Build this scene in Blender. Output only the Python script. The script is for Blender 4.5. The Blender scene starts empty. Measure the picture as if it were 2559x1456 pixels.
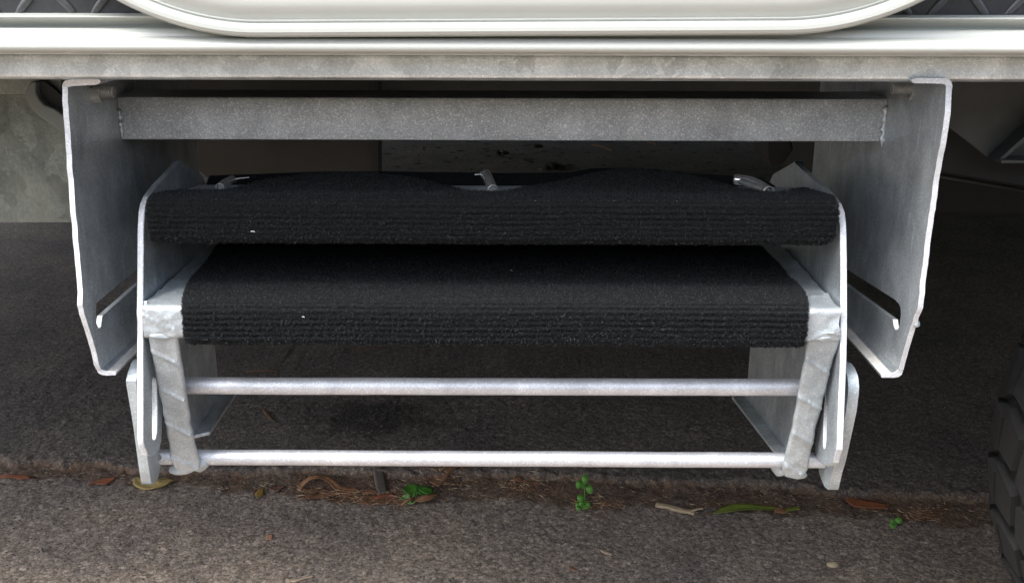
import bpy, bmesh, math, random
import numpy as np
from mathutils import Vector, Matrix, noise
rnd = random.Random(11)
rng = np.random.default_rng(5)
C = bpy.context.scene.collection
SC = bpy.context.scene

# ------------------------------------------------------------------ camera
CAM = Vector((0.016, 0.0, 0.70))
PITCH, YAW, ROLL = math.radians(17.5), math.radians(0.5), math.radians(0.1)
cp, sp = math.cos(PITCH), math.sin(PITCH)
F = Vector((0, cp, -sp)); RT = Vector((1, 0, 0)); UP = Vector((0, sp, cp))
Zr = Matrix.Rotation(YAW, 3, 'Z')
F, RT, UP = Zr @ F, Zr @ RT, Zr @ UP
RT, UP = math.cos(ROLL) * RT + math.sin(ROLL) * UP, -math.sin(ROLL) * RT + math.cos(ROLL) * UP
cd = bpy.data.cameras.new('camera'); cam = bpy.data.objects.new('camera', cd); C.objects.link(cam)
M = Matrix((RT, UP, -F)).transposed().to_4x4(); M.translation = CAM
cam.matrix_world = M
cd.sensor_width = 36.0; cd.lens = 2530 / 2559 * 36.0
cd.clip_start = 0.02; cd.clip_end = 500
SC.camera = cam

# ------------------------------------------------------------------ light
SUN_EL, SUN_AZ = math.radians(56), math.radians(236)      # compass-like: x = sin, y = cos (from the front left)
w = bpy.data.worlds.new("World"); SC.world = w; w.use_nodes = True
nt = w.node_tree; bg = nt.nodes['Background']
sky = nt.nodes.new('ShaderNodeTexSky'); sky.sky_type = 'NISHITA'; sky.sun_disc = False
sky.sun_elevation = SUN_EL; sky.sun_rotation = SUN_AZ
sky.air_density = 1.0; sky.dust_density = 3.0; sky.ozone_density = 1.0
hs = nt.nodes.new('ShaderNodeHueSaturation'); hs.inputs['Saturation'].default_value = 0.55      # high thin overcast
nt.links.new(sky.outputs[0], hs.inputs['Color']); nt.links.new(hs.outputs[0], bg.inputs[0]); bg.inputs[1].default_value = 0.15
sl = bpy.data.lights.new('sun', 'SUN'); sl.energy = 1.5; sl.angle = math.radians(28); sl.color = (1.0, 0.985, 0.95)
so = bpy.data.objects.new('sun', sl); C.objects.link(so)
sd = Vector((math.sin(SUN_AZ) * math.cos(SUN_EL), math.cos(SUN_AZ) * math.cos(SUN_EL), math.sin(SUN_EL)))
so.rotation_euler = sd.to_track_quat('Z', 'Y').to_euler(); so.location = sd * 6
SC.view_settings.view_transform = 'Standard'; SC.view_settings.look = 'None'
SC.view_settings.exposure = 1.65; SC.view_settings.gamma = 1.0
SC.view_settings.use_curve_mapping = False
SC.cycles.max_bounces = 8

# ------------------------------------------------------------------ picture measurements -> points in the place
def ray(px, py):
    return RT * ((px - 1279.5) / 2530) - UP * ((py - 727.5) / 2530) + F
def hit(px, py, ax, v):
    d = ray(px, py); return CAM + d * ((v - CAM[ax]) / d[ax])
def atx(px, py, X): return hit(px, py, 0, X)
def aty(px, py, Y): return hit(px, py, 1, Y)
def atz(px, py, Z=0.0): return hit(px, py, 2, Z)
def atp(px, py, p0, n):
    d = ray(px, py); return CAM + d * ((Vector(p0) - CAM).dot(n) / d.dot(n))

# ------------------------------------------------------------------ materials
def mat(name, col, rough=0.6, metal=0.0, spec=0.5):
    m = bpy.data.materials.new(name); m.use_nodes = True
    b = m.node_tree.nodes['Principled BSDF']
    b.inputs['Base Color'].default_value = (*col, 1); b.inputs['Roughness'].default_value = rough
    b.inputs['Metallic'].default_value = metal; b.inputs['Specular IOR Level'].default_value = spec
    return m
def N(m, t, **kw):
    n = m.node_tree.nodes.new(t)
    for k, v in kw.items():
        if hasattr(n, k) and k not in n.inputs: setattr(n, k, v)
        else: n.inputs[k].default_value = v
    return n
def L(m, a, b): m.node_tree.links.new(a, b)
def B(m): return m.node_tree.nodes['Principled BSDF']
def coords(m, scale=(1, 1, 1)):
    g = N(m, 'ShaderNodeNewGeometry'); mp = N(m, 'ShaderNodeMapping'); mp.inputs['Scale'].default_value = scale
    L(m, g.outputs['Position'], mp.inputs[0]); return mp.outputs[0]
def ramp(m, fac, stops):
    r = N(m, 'ShaderNodeValToRGB'); e = r.color_ramp.elements
    while len(e) < len(stops): e.new(0.5)
    for i, (p, c) in enumerate(stops): e[i].position = p; e[i].color = (*c, 1) if len(c) == 3 else c
    L(m, fac, r.inputs[0]); return r.outputs[0]
def noise_(m, v, scale, detail=4, rough=0.55, dist=0.0):
    n = N(m, 'ShaderNodeTexNoise'); n.inputs['Scale'].default_value = scale; n.inputs['Detail'].default_value = detail
    n.inputs['Roughness'].default_value = rough; n.inputs['Distortion'].default_value = dist
    L(m, v, n.inputs['Vector']); return n.outputs['Fac']
def vor(m, v, scale, feature='F1', out='Color', rand=1.0):
    n = N(m, 'ShaderNodeTexVoronoi'); n.feature = feature; n.inputs['Scale'].default_value = scale
    n.inputs['Randomness'].default_value = rand
    L(m, v, n.inputs['Vector']); return n.outputs[out]
def mix(m, a, b, fac, mode='MIX'):
    n = N(m, 'ShaderNodeMix'); n.data_type = 'RGBA'; n.blend_type = mode
    for s, val in ((0, fac), (6, a), (7, b)):
        if hasattr(val, 'links'): L(m, val, n.inputs[s])
        else: n.inputs[s].default_value = val if s == 0 else (*val, 1)
    return n.outputs[2]
def math_(m, op, a, b=0.0):
    n = N(m, 'ShaderNodeMath'); n.operation = op
    for s, val in ((0, a), (1, b)):
        if hasattr(val, 'links'): L(m, val, n.inputs[s])
        else: n.inputs[s].default_value = val
    return n.outputs[0]
def bump(m, h, strength, dist, prev=None):
    n = N(m, 'ShaderNodeBump'); n.inputs['Strength'].default_value = strength; n.inputs['Distance'].default_value = dist
    L(m, h, n.inputs['Height'])
    if prev is not None: L(m, prev, n.inputs['Normal'])
    return n.outputs[0]

def galvanised(name, lo, hi, grain=900, spangle=0.0, rough=0.42, metal=0.55, bumpy=0.5, streak=True, dirt=0.0, sparkle=0.3, mottle=0.15):
    m = mat(name, hi, rough, metal)
    v = coords(m)
    n1 = noise_(m, v, 35, 5, 0.6); n2 = noise_(m, v, grain, 3, 0.7)
    f = math_(m, 'ADD', math_(m, 'MULTIPLY', n1, 0.55), math_(m, 'MULTIPLY', n2, 0.45))
    col = ramp(m, f, [(0.3, lo), (0.68, hi)])
    if spangle:
        vv = mix(m, v, noise_(m, v, 130, 3), 0.012)
        s = vor(m, vv, 62); sep = N(m, 'ShaderNodeSeparateColor'); L(m, s, sep.inputs[0])
        r = ramp(m, sep.outputs[0], [(0.0, (1 - spangle,) * 3), (1.0, (1 + spangle,) * 3)])
        col = mix(m, col, r, 1.0, 'MULTIPLY')
    mo = noise_(m, coords(m, (26, 26, 15)), 1.0, 6, 0.7, 0.4)
    col = mix(m, col, ramp(m, mo, [(0.34, (1 - mottle,) * 3), (0.5, (1, 1, 1)), (0.66, (1 + mottle,) * 3)]), 1.0, 'MULTIPLY')
    if streak:
        vs = coords(m, (160, 160, 14)); st = noise_(m, vs, 1.0, 4, 0.6)
        col = mix(m, col, ramp(m, st, [(0.60, (0, 0, 0)), (0.74, (0.20, 0.21, 0.22))]), 1.0, 'ADD')
    if sparkle:
        sc_ = vor(m, v, 1150); ss = N(m, 'ShaderNodeSeparateColor'); L(m, sc_, ss.inputs[0])
        col = mix(m, col, ramp(m, ss.outputs[0], [(0.0, (0.7, 0.7, 0.7)), (0.6, (0.95, 0.95, 0.95)), (0.85, (1.15, 1.15, 1.15)), (1.0, (1.9, 1.9, 1.95))]), sparkle, 'MULTIPLY')
    if dirt:
        d = ramp(m, noise_(m, v, 14, 6, 0.65), [(0.42, (0, 0, 0)), (0.7, (1, 1, 1))])
        col = mix(m, col, (0.23, 0.24, 0.20), math_(m, 'MULTIPLY', d, dirt))
    L(m, col, B(m).inputs['Base Color'])
    rr = ramp(m, n2, [(0.3, (rough + 0.16,) * 3), (0.7, (rough - 0.10,) * 3)]); L(m, rr, B(m).inputs['Roughness'])
    b1 = bump(m, n2, bumpy, 0.0006); L(m, bump(m, n1, 0.25, 0.002, b1), B(m).inputs['Normal'])
    return m
M_galv = galvanised('galvanised_steel', (0.42, 0.44, 0.46), (0.66, 0.68, 0.70), metal=0.85)
M_galvin = galvanised('galvanised_plate', (0.32, 0.355, 0.38), (0.64, 0.685, 0.72), grain=500, bumpy=0.3, mottle=0.2, metal=0.75, rough=0.40)
M_zinc = galvanised('rough_zinc', (0.37, 0.41, 0.43), (0.60, 0.655, 0.685), grain=1100, mottle=0.2, rough=0.45, metal=0.65, bumpy=0.7, streak=False)
M_lit_edge = galvanised('lit_zinc_edge', (0.52, 0.54, 0.56), (0.82, 0.84, 0.87), grain=1100, rough=0.5, metal=0.3, bumpy=0.6, streak=False)  # paler copy for front-facing edges, with the light they catch put into the colour
M_rod = galvanised('zinc_rod', (0.55, 0.57, 0.60), (0.78, 0.80, 0.84), grain=1200, rough=0.40, metal=0.6, bumpy=0.6, streak=False)
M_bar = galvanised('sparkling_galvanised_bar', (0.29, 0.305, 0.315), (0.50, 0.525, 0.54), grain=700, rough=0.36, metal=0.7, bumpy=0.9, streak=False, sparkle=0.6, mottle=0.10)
M_rail = galvanised('spangled_rail', (0.58, 0.625, 0.64), (0.86, 0.92, 0.94), grain=420, spangle=0.16, rough=0.4, metal=0.75, bumpy=0.35, streak=False, dirt=0.25)
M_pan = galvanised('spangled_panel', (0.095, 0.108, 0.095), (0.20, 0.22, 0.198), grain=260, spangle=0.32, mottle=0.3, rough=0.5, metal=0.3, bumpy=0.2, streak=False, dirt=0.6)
M_dust = galvanised('dusty_flange', (0.40, 0.38, 0.35), (0.62, 0.60, 0.57), grain=500, rough=0.7, metal=0.1, bumpy=0.4, streak=False)

def simple(name, col, rough, metal=0, var=0.15, scale=60, bmp=0.2, bd=0.0008, spec=0.5, coat=0.0):
    m = mat(name, col, rough, metal, spec); v = coords(m); n = noise_(m, v, scale, 5, 0.6)
    L(m, ramp(m, n, [(0.3, tuple(c * (1 - var) for c in col)), (0.7, tuple(min(1, c * (1 + var)) for c in col))]), B(m).inputs['Base Color'])
    L(m, bump(m, n, bmp, bd), B(m).inputs['Normal'])
    B(m).inputs['Coat Weight'].default_value = coat
    return m
M_white = simple('white_moulding', (0.46, 0.475, 0.44), 0.28, var=0.03, scale=9, bmp=0.03, coat=0.3)
M_wall = simple('white_wall', (0.60, 0.60, 0.57), 0.4, var=0.03, scale=5, bmp=0.02)
M_seal = simple('black_seal', (0.03, 0.025, 0.03), 0.5)
M_check = simple('black_checker_plate', (0.035, 0.037, 0.04), 0.42, 0.2, scale=220, bmp=0.3)
M_checkbar = simple('worn_checker_bar', (0.07, 0.072, 0.075), 0.35, 0.3, scale=220)
M_under = simple('black_underbody', (0.02, 0.02, 0.021), 0.75, scale=30)
M_steel_dark = simple('dark_painted_steel', (0.055, 0.058, 0.056), 0.55, 0.1, scale=40)
M_shield = simple('dull_shield', (0.032, 0.034, 0.030), 0.6, 0.1, var=0.35, scale=12)
M_strap = simple('grey_strap', (0.15, 0.16, 0.145), 0.6, scale=50)
M_rubber = simple('tyre_rubber', (0.007, 0.007, 0.0073), 0.85, var=0.3, scale=90, bmp=0.5, bd=0.001)
M_chrome = simple('polished_spring', (0.92, 0.90, 0.89), 0.16, 0.8, var=0.1, scale=300, bmp=0.1, bd=0.0002)
M_bolt = simple('weathered_bolt', (0.30, 0.31, 0.30), 0.5, 0.5, var=0.3, scale=250)

def carpet(name):
    m = mat(name, (0.012, 0.0135, 0.0155), 0.95, 0, 0.15); v = coords(m)
    n = noise_(m, v, 900, 4, 0.75); n2 = noise_(m, v, 2200, 2, 0.8)
    f = math_(m, 'ADD', math_(m, 'MULTIPLY', n, 0.6), math_(m, 'MULTIPLY', n2, 0.4))
    L(m, ramp(m, f, [(0.36, (0.0024, 0.0028, 0.0032)), (0.54, (0.0062, 0.0074, 0.0084)), (0.70, (0.036, 0.042, 0.047))]), B(m).inputs['Base Color'])
    L(m, bump(m, f, 0.9, 0.0018), B(m).inputs['Normal'])
    B(m).inputs['Sheen Weight'].default_value = 0.03; B(m).inputs['Sheen Roughness'].default_value = 0.5
    return m
M_carpet = carpet('black_ribbed_carpet')
M_fibre = simple('black_fibre', (0.018, 0.021, 0.024), 0.7, var=0.8, scale=700, bmp=0)

def asphalt(name, dark, mid, light, stone_scale=190, white=0.965, browntint=0.0, dark_patch=False):
    m = mat(name, mid, 0.85, 0, 0.35); v = coords(m)
    wv = mix(m, v, noise_(m, v, 90, 3), 0.004)
    def cells(sc):
        c = vor(m, wv, sc); sp_ = N(m, 'ShaderNodeSeparateColor'); L(m, c, sp_.inputs[0]); return sp_, vor(m, wv, sc, 'F1', 'Distance')
    s1, d1 = cells(stone_scale); s2, d2 = cells(stone_scale * 2.1); s3, d3 = cells(stone_scale * 0.55)
    big = noise_(m, v, 6, 6, 0.62); fine = noise_(m, v, 800, 4, 0.8); med = noise_(m, v, 160, 3, 0.6)
    base = ramp(m, s1.outputs[0], [(0.0, dark), (0.35, mid), (0.7, mid), (1.0, light)])
    base = mix(m, base, ramp(m, s2.outputs[0], [(0.0, (0.5, 0.49, 0.48)), (0.25, (0.92, 0.92, 0.92)), (0.85, (1.06, 1.06, 1.06)), (1.0, (1.5, 1.46, 1.4))]), 0.9, 'MULTIPLY')
    base = mix(m, base, ramp(m, s3.outputs[2], [(0.0, (0.8, 0.8, 0.82)), (1.0, (1.2, 1.18, 1.15))]), 0.8, 'MULTIPLY')
    base = mix(m, base, ramp(m, fine, [(0.34, (0.5, 0.49, 0.48)), (0.5, (1, 1, 1)), (0.68, (1.5, 1.48, 1.45))]), 0.8, 'MULTIPLY')
    base = mix(m, base, ramp(m, d1, [(0.5, (1, 1, 1)), (0.75, (0.5, 0.48, 0.47))]), 0.45, 'MULTIPLY')
    wmask = math_(m, 'MULTIPLY', math_(m, 'GREATER_THAN', s2.outputs[1], white), math_(m, 'LESS_THAN', d2, 0.42))
    base = mix(m, base, (0.42, 0.385, 0.34), math_(m, 'MULTIPLY', wmask, 0.8))
    pmask = math_(m, 'MULTIPLY', math_(m, 'GREATER_THAN', s1.outputs[1], 0.97), math_(m, 'LESS_THAN', d1, 0.45))
    base = mix(m, base, (0.26, 0.20, 0.165), math_(m, 'MULTIPLY', pmask, 0.7))
    kmask = math_(m, 'MULTIPLY', math_(m, 'GREATER_THAN', s2.outputs[2], 0.955), math_(m, 'LESS_THAN', d2, 0.5))
    base = mix(m, base, (0.018, 0.016, 0.015), math_(m, 'MULTIPLY', kmask, 0.8))
    base = mix(m, base, ramp(m, big, [(0.3, (0.74, 0.74, 0.77)), (0.7, (1.25, 1.20, 1.12))]), 1.0, 'MULTIPLY')
    if dark_patch:      # darker ragged patch on the asphalt below the treads
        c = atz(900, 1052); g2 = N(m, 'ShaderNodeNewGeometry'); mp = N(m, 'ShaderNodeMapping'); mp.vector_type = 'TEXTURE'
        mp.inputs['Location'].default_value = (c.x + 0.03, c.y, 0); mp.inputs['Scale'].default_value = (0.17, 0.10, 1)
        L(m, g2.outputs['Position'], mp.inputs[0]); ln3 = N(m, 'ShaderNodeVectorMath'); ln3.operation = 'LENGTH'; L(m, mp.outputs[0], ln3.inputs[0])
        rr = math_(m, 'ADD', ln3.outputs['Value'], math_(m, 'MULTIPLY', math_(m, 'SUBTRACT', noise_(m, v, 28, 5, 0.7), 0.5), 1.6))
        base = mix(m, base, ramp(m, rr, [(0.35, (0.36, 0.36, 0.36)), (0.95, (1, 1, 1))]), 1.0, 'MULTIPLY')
    if browntint:
        bt = ramp(m, noise_(m, v, 22, 5, 0.65), [(0.40, (0, 0, 0)), (0.62, (1, 1, 1))])
        base = mix(m, base, (0.20, 0.112, 0.068), math_(m, 'MULTIPLY', bt, browntint))
    L(m, base, B(m).inputs['Base Color'])
    L(m, ramp(m, fine, [(0.3, (0.95,) * 3), (0.7, (0.65,) * 3)]), B(m).inputs['Roughness'])
    h = math_(m, 'ADD', math_(m, 'MULTIPLY', d1, -0.45), math_(m, 'ADD', math_(m, 'MULTIPLY', fine, 0.35), math_(m, 'MULTIPLY', s2.outputs[0], 0.35)))
    L(m, bump(m, h, 0.7, 0.0018), B(m).inputs['Normal'])
    return m
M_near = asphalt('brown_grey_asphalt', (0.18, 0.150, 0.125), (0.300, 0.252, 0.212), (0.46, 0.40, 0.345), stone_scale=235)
M_far = asphalt('dark_asphalt', (0.105, 0.089, 0.079), (0.165, 0.141, 0.126), (0.25, 0.22, 0.198), white=0.975, stone_scale=240, dark_patch=True)
M_dirt = asphalt('brown_dirt', (0.10, 0.076, 0.057), (0.18, 0.138, 0.105), (0.29, 0.232, 0.185), stone_scale=260, white=0.97, browntint=0.55)

# ------------------------------------------------------------------ object helpers
def link(name, me, m, parent=None, smooth=None, label=None, kind=None):
    o = bpy.data.objects.new(name, me); C.objects.link(o)
    if m and not me.materials: me.materials.append(m)
    if parent is not None: o.parent = parent
    if label: o['label'] = label
    if kind: o['kind'] = kind
    if smooth is not None:
        me.shade_smooth()
        if smooth < 180: me.set_sharp_from_angle(angle=math.radians(smooth))
    return o
def pyd(name, vs, fs, m, parent=None, smooth=None, label=None, kind=None):
    me = bpy.data.meshes.new(name); me.from_pydata([tuple(v) for v in vs], [], fs); me.update()
    return link(name, me, m, parent, smooth, label, kind)
def fixn(me):
    bm = bmesh.new(); bm.from_mesh(me); bmesh.ops.recalc_face_normals(bm, faces=bm.faces); bm.to_mesh(me); bm.free()
def thing(name, label, cat, loc=(0, 0, 0), group=None):
    o = bpy.data.objects.new(name, None); C.objects.link(o); o.location = loc; o.empty_display_size = 0.05
    o['label'] = label; o['category'] = cat
    if group: o['group'] = group
    return o
def tag(o, label, cat, group=None):
    o['label'] = label; o['category'] = cat
    if group: o['group'] = group
    return o
def densify(pts, step, jit=0.0, seed=0):
    out = []; n = len(pts)
    for i in range(n):
        a, b = Vector(pts[i]), Vector(pts[(i + 1) % n]); k = max(1, int((b - a).length / step))
        for j in range(k):
            p = a.lerp(b, j / k)
            if jit:
                q = p * 90 + Vector((seed, 0, 0))
                p = p + Vector((0, noise.noise(q), noise.noise(q + Vector((7, 3, 1))))) * jit
            out.append(p)
    return out
def smooth_loop(pts, it=1):
    for _ in range(it):
        out = []; n = len(pts)
        for i in range(n):
            a, b = pts[i], pts[(i + 1) % n]; out += [a * 0.75 + b * 0.25, a * 0.25 + b * 0.75]
        pts = out
    return pts
def plate_bm(bm, outline, ext, holes=()):
    edges = []; lv = []
    for loop in [outline] + list(holes):
        vs = [bm.verts.new(p) for p in loop]; lv += vs
        edges += [bm.edges.new((vs[i], vs[(i + 1) % len(vs)])) for i in range(len(vs))]
    r = bmesh.ops.triangle_fill(bm, edges=edges, use_beauty=True)
    faces = [g for g in r['geom'] if isinstance(g, bmesh.types.BMFace)]
    r = bmesh.ops.extrude_face_region(bm, geom=faces, use_keep_orig=True)
    nv = [g for g in r['geom'] if isinstance(g, bmesh.types.BMVert)]
    bmesh.ops.translate(bm, verts=nv, vec=ext)
def plate(name, m, parent, parts, bevel=0.0008, label=None, edge=None):
    bm = bmesh.new()
    for p in parts:
        plate_bm(bm, p[0], Vector(p[1]), p[2] if len(p) > 2 else ())
    bmesh.ops.recalc_face_normals(bm, faces=bm.faces)
    me = bpy.data.meshes.new(name); bm.to_mesh(me); bm.free()
    if edge is not None:
        me.materials.append(m); me.materials.append(edge); me.materials.append(M_dust)
        for p in me.polygons:
            if p.normal.y < -0.35: p.material_index = 1  # faces turned to the front get the brighter lit copy
            elif p.normal.z > 0.9 and p.area > 1e-3 and p.center.z < 0.5: p.material_index = 2
    o = link(name, me, m, parent, 35, label)
    if bevel:
        b = o.modifiers.new('bevel', 'BEVEL'); b.width = bevel; b.segments = 2; b.limit_method = 'ANGLE'; b.angle_limit = math.radians(50)
    return o
def box(name, x0, x1, y0, y1, z0, z1, m, parent, bevel=0.001, label=None):
    o = plate(name, m, parent, [([Vector((x0, y0, z0)), Vector((x0, y1, z0)), Vector((x0, y1, z1)), Vector((x0, y0, z1))], (x1 - x0, 0, 0))], bevel, label)
    return o
def extr(name, prof, x0, x1, m, parent, smooth=40, nx=1, closed=True, label=None, kind=None):
    """profile in (y, z) run along x"""
    vs, fs = [], []; n = len(prof)
    for i in range(nx + 1):
        x = x0 + (x1 - x0) * i / nx; vs += [(x, p[0], p[1]) for p in prof]
    for i in range(nx):
        for j in range(n if closed else n - 1):
            a = i * n + j; b = i * n + (j + 1) % n; fs.append((a, b, b + n, a + n))
    if closed: fs += [tuple(range(n)), tuple(range(nx * n + n - 1, nx * n - 1, -1))]
    o = pyd(name, vs, fs, m, parent, smooth, label, kind); fixn(o.data); return o
def tube(name, pts, r, m, parent=None, seg=14, label=None, cap=True, smooth=60):
    vs, fs = [], []; n = len(pts); pts = [Vector(p) for p in pts]
    rs = r if isinstance(r, (list, tuple)) else [r] * n
    t0 = (pts[1] - pts[0]).normalized(); a = t0.orthogonal().normalized()
    for i, p in enumerate(pts):
        t = (pts[min(n - 1, i + 1)] - pts[max(0, i - 1)]).normalized()
        a = (a - t * a.dot(t)).normalized(); b = t.cross(a)
        for k in range(seg):
            th = 2 * math.pi * k / seg; vs.append(p + (a * math.cos(th) + b * math.sin(th)) * rs[i])
    for i in range(n - 1):
        for k in range(seg):
            q = i * seg + k; q2 = i * seg + (k + 1) % seg; fs.append((q, q2, q2 + seg, q + seg))
    if cap: fs += [tuple(range(seg - 1, -1, -1)), tuple(range((n - 1) * seg, n * seg))]
    o = pyd(name, vs, fs, m, parent, smooth, label); fixn(o.data); return o
def interp(x, tab):
    return float(np.interp(x, [t[0] for t in tab], [t[1] for t in tab]))

# ================================================================== GROUND
SEAM = [(0, 1143), (40, 1166), (119, 1158), (228, 1161), (301, 1171), (420, 1178), (621, 1182), (800, 1180), (950, 1188), (1150, 1190), (1405, 1194), (1496, 1199), (1557, 1206), (1658, 1206), (1673, 1213), (1864, 1214), (1938, 1222), (2064, 1231), (2166, 1232), (2287, 1237), (2419, 1242), (2559, 1246)]
LIP = [(0, 1194), (150, 1196), (300, 1204), (500, 1212), (700, 1236), (950, 1250), (1200, 1248), (1500, 1262), (1800, 1276), (2050, 1284), (2300, 1296), (2559, 1310)]
def world_line(tab):
    ps = [atz(px, py) for px, py in tab]
    ps = [ps[0] + Vector((-60, 0.35, 0))] + ps + [ps[-1] + Vector((60, -1.0, 0))]
    return np.array([p.x for p in ps]), np.array([p.y for p in ps])
sx, sy = world_line(SEAM); lx, ly = world_line(LIP)
def axis(lo, hi, step, far, grow=1.25):
    a = list(np.arange(lo, hi + 1e-9, step)); s = step; v = a[-1]
    up = []
    while v < far: s *= grow; v += s; up.append(v)
    s = step; v = a[0]; dn = []
    while v > -far: s *= grow; v -= s; dn.append(v)
    return np.array(dn[::-1] + a + up)
xs = axis(-0.86, 0.88, 0.0025, 80); ys = axis(1.00, 1.62, 0.0023, 80)
GX, GY = np.meshgrid(xs, ys)
def vnoise(x, y, s, seed):
    g = np.random.default_rng(seed).random((256, 256)); u = x / s; v = y / s
    i = np.floor(u).astype(int); j = np.floor(v).astype(int); fu = u - i; fv = v - j
    fu = fu * fu * (3 - 2 * fu); fv = fv * fv * (3 - 2 * fv); i &= 255; j &= 255; i1 = (i + 1) & 255; j1 = (j + 1) & 255
    return (g[j, i] * (1 - fu) + g[j, i1] * fu) * (1 - fv) + (g[j1, i] * (1 - fu) + g[j1, i1] * fu) * fv - 0.5
near_mask = np.exp(-np.maximum(0, np.abs(GX) - 1.5) / 0.8) * np.exp(-np.maximum(0, GY - 2.2) / 1.2)
s_y = np.interp(GX, sx, sy) + (vnoise(GX, GY, 0.014, 1) * 0.007 + vnoise(GX, GY, 0.006, 2) * 0.004 + vnoise(GX, GY * 0, 0.06, 9) * 0.012)
l_y = np.interp(GX, lx, ly) + vnoise(GX, GY, 0.03, 3) * 0.03 + vnoise(GX, GY, 0.008, 31) * 0.02
GZ = (vnoise(GX, GY, 0.0055, 4) * 0.0012 + vnoise(GX, GY, 0.013, 5) * 0.0014 + vnoise(GX, GY, 0.1, 6) * 0.003) * near_mask
far_side = 1 / (1 + np.exp(-(GY - s_y) / 0.0016))
crumb = np.exp(-((GY - s_y - 0.006) / 0.02) ** 2)
GZ = GZ + far_side * 0.007 + crumb * vnoise(GX, GY, 0.009, 7) * 0.004
band = (1 / (1 + np.exp(-(GY - l_y) / 0.004))) * (1 - far_side)
GZ = GZ - band * 0.002 + band * vnoise(GX, GY, 0.02, 8) * 0.004
ny, nx_ = GX.shape
V = np.stack([GX.ravel(), GY.ravel(), GZ.ravel()], 1)
qi = (np.arange(ny - 1)[:, None] * nx_ + np.arange(nx_ - 1)[None, :])
quads = np.stack([qi, qi + 1, qi + 1 + nx_, qi + nx_], -1).reshape(-1, 4)
zone = np.where(GY[:-1, :-1] > s_y[:-1, :-1] - 0.001, 2, np.where(GY[:-1, :-1] > l_y[:-1, :-1], 1, 0)).ravel()
def ground_obj(name, sel, m):
    q = quads[sel]; u, inv = np.unique(q.ravel(), return_inverse=True); me = bpy.data.meshes.new(name)
    me.vertices.add(len(u)); me.vertices.foreach_set('co', V[u].ravel().astype(np.float32))
    me.loops.add(q.size); me.loops.foreach_set('vertex_index', inv.astype(np.int32))
    me.polygons.add(len(q)); me.polygons.foreach_set('loop_start', (np.arange(len(q)) * 4).astype(np.int32))
    me.update(calc_edges=True); me.validate()
    o = link(name, me, m, smooth=180, kind='structure'); return o
ground_obj('driveway', zone == 0, M_near)['label'] = 'worn brown grey asphalt in the foreground'
ground_obj('dirt_strip', zone == 1, M_dirt)['label'] = 'narrow strip of brown dirt along the joint between two asphalt surfaces'
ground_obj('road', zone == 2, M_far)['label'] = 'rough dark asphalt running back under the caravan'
def gz(x, y):
    j = min(len(ys) - 1, max(0, int(np.searchsorted(ys, y)))); i = min(len(xs) - 1, max(0, int(np.searchsorted(xs, x))))
    return float(GZ[j, i])
def gp(px, py, up=0.0):
    p = atz(px, py); p.z = gz(p.x, p.y) + up
    return p

# ================================================================== CARAVAN
caravan = thing('caravan', 'white caravan with black checker plate skirt and galvanised chassis rail above the step', 'caravan', (0, 2.0, 0))
def kid(o): o.parent = caravan; o.matrix_parent_inverse = Matrix.Translation((0, -2.0, 0)); return o
XL, XR = -2.1, 4.2
ZT = aty(100, 37, 0.700).z
kid(box('wall', XL, XR, 0.722, 0.76, ZT + 0.10, 2.75, M_wall, None))
kid(box('floor', XL, XR, 0.765, 6.2, ZT + 0.012, ZT + 0.06, M_under, None))  # body stretched deeper than a real caravan to shade the far ground
kid(box('rear_wall', XL, XR, 6.15, 6.2, ZT + 0.061, 2.75, M_wall, None))
kid(box('end_wall', XL - 0.04, XL, 0.722, 6.2, ZT + 0.061, 2.75, M_wall, None)); kid(box('end_wall', XR, XR + 0.04, 0.722, 6.2, ZT + 0.061, 2.75, M_wall, None))
kid(box('roof', XL - 0.05, XR + 0.05, 0.70, 6.25, 2.752, 2.80, M_wall, None))
def P(tab, px=100): return [(Y, aty(px, py, Y).z) for py, Y in tab]
sk = kid(box('checker_plate', XL, XR, 0.704, 0.7215, ZT - 0.002, ZT + 0.32, M_check, None))
# raised lozenges of the checker plate
me_bar = None
for ix in range(-34, 36):
    for iz in range(0, 4):
        a = 1 if (ix + iz) % 2 else -1
        x = ix * 0.0255 - 0.011; z = ZT + 0.008 + iz * 0.0255
        if abs(x) > 0.80: continue
        if me_bar is None:
            bm = bmesh.new(); bmesh.ops.create_icosphere(bm, subdivisions=2, radius=1)
            bmesh.ops.scale(bm, vec=(0.0125, 0.0016, 0.0030), verts=bm.verts)
            me_bar = bpy.data.meshes.new('raised_bar'); bm.to_mesh(me_bar); bm.free(); me_bar.materials.append(M_checkbar); me_bar.shade_smooth()
        o = bpy.data.objects.new('raised_bar', me_bar); C.objects.link(o); o.parent = sk
        o.location = (x, 0.7038, z); o.rotation_euler = (0, math.radians(48) * a, 0)
prof = P([(33, 0.7015), (37, 0.696), (39, 0.6925), (42, 0.6915), (45, 0.6925), (52, 0.6965), (60, 0.6998), (66, 0.7015), (68, 0.7008), (69.5, 0.695), (71, 0.692), (75, 0.6895), (82, 0.6878), (88, 0.6872), (91, 0.6866), (93, 0.6840), (97, 0.6812), (104, 0.6785), (112, 0.6770), (120, 0.6768), (127, 0.6782), (132, 0.6815), (135, 0.687), (136, 0.700)])
prof += [(0.7205, prof[-1][1] + 0.0), (0.7205, prof[0][1])]
def fine(prof, n=3):
    out = []
    k = len(prof)
    for i in range(k - 3):
        p0, p1, p2, p3 = [prof[max(0, min(k - 3, j))] for j in (i - 1, i, i + 1, i + 2)]
        for t in np.arange(0, 1, 1 / n):
            out.append(tuple(0.5 * ((2 * b) + (-a + c) * t + (2 * a - 5 * b + 4 * c - d) * t * t + (-a + 3 * b - 3 * c + d) * t ** 3) for a, b, c, d in zip(p0, p1, p2, p3)))
    return out + list(prof[-3:])
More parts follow.
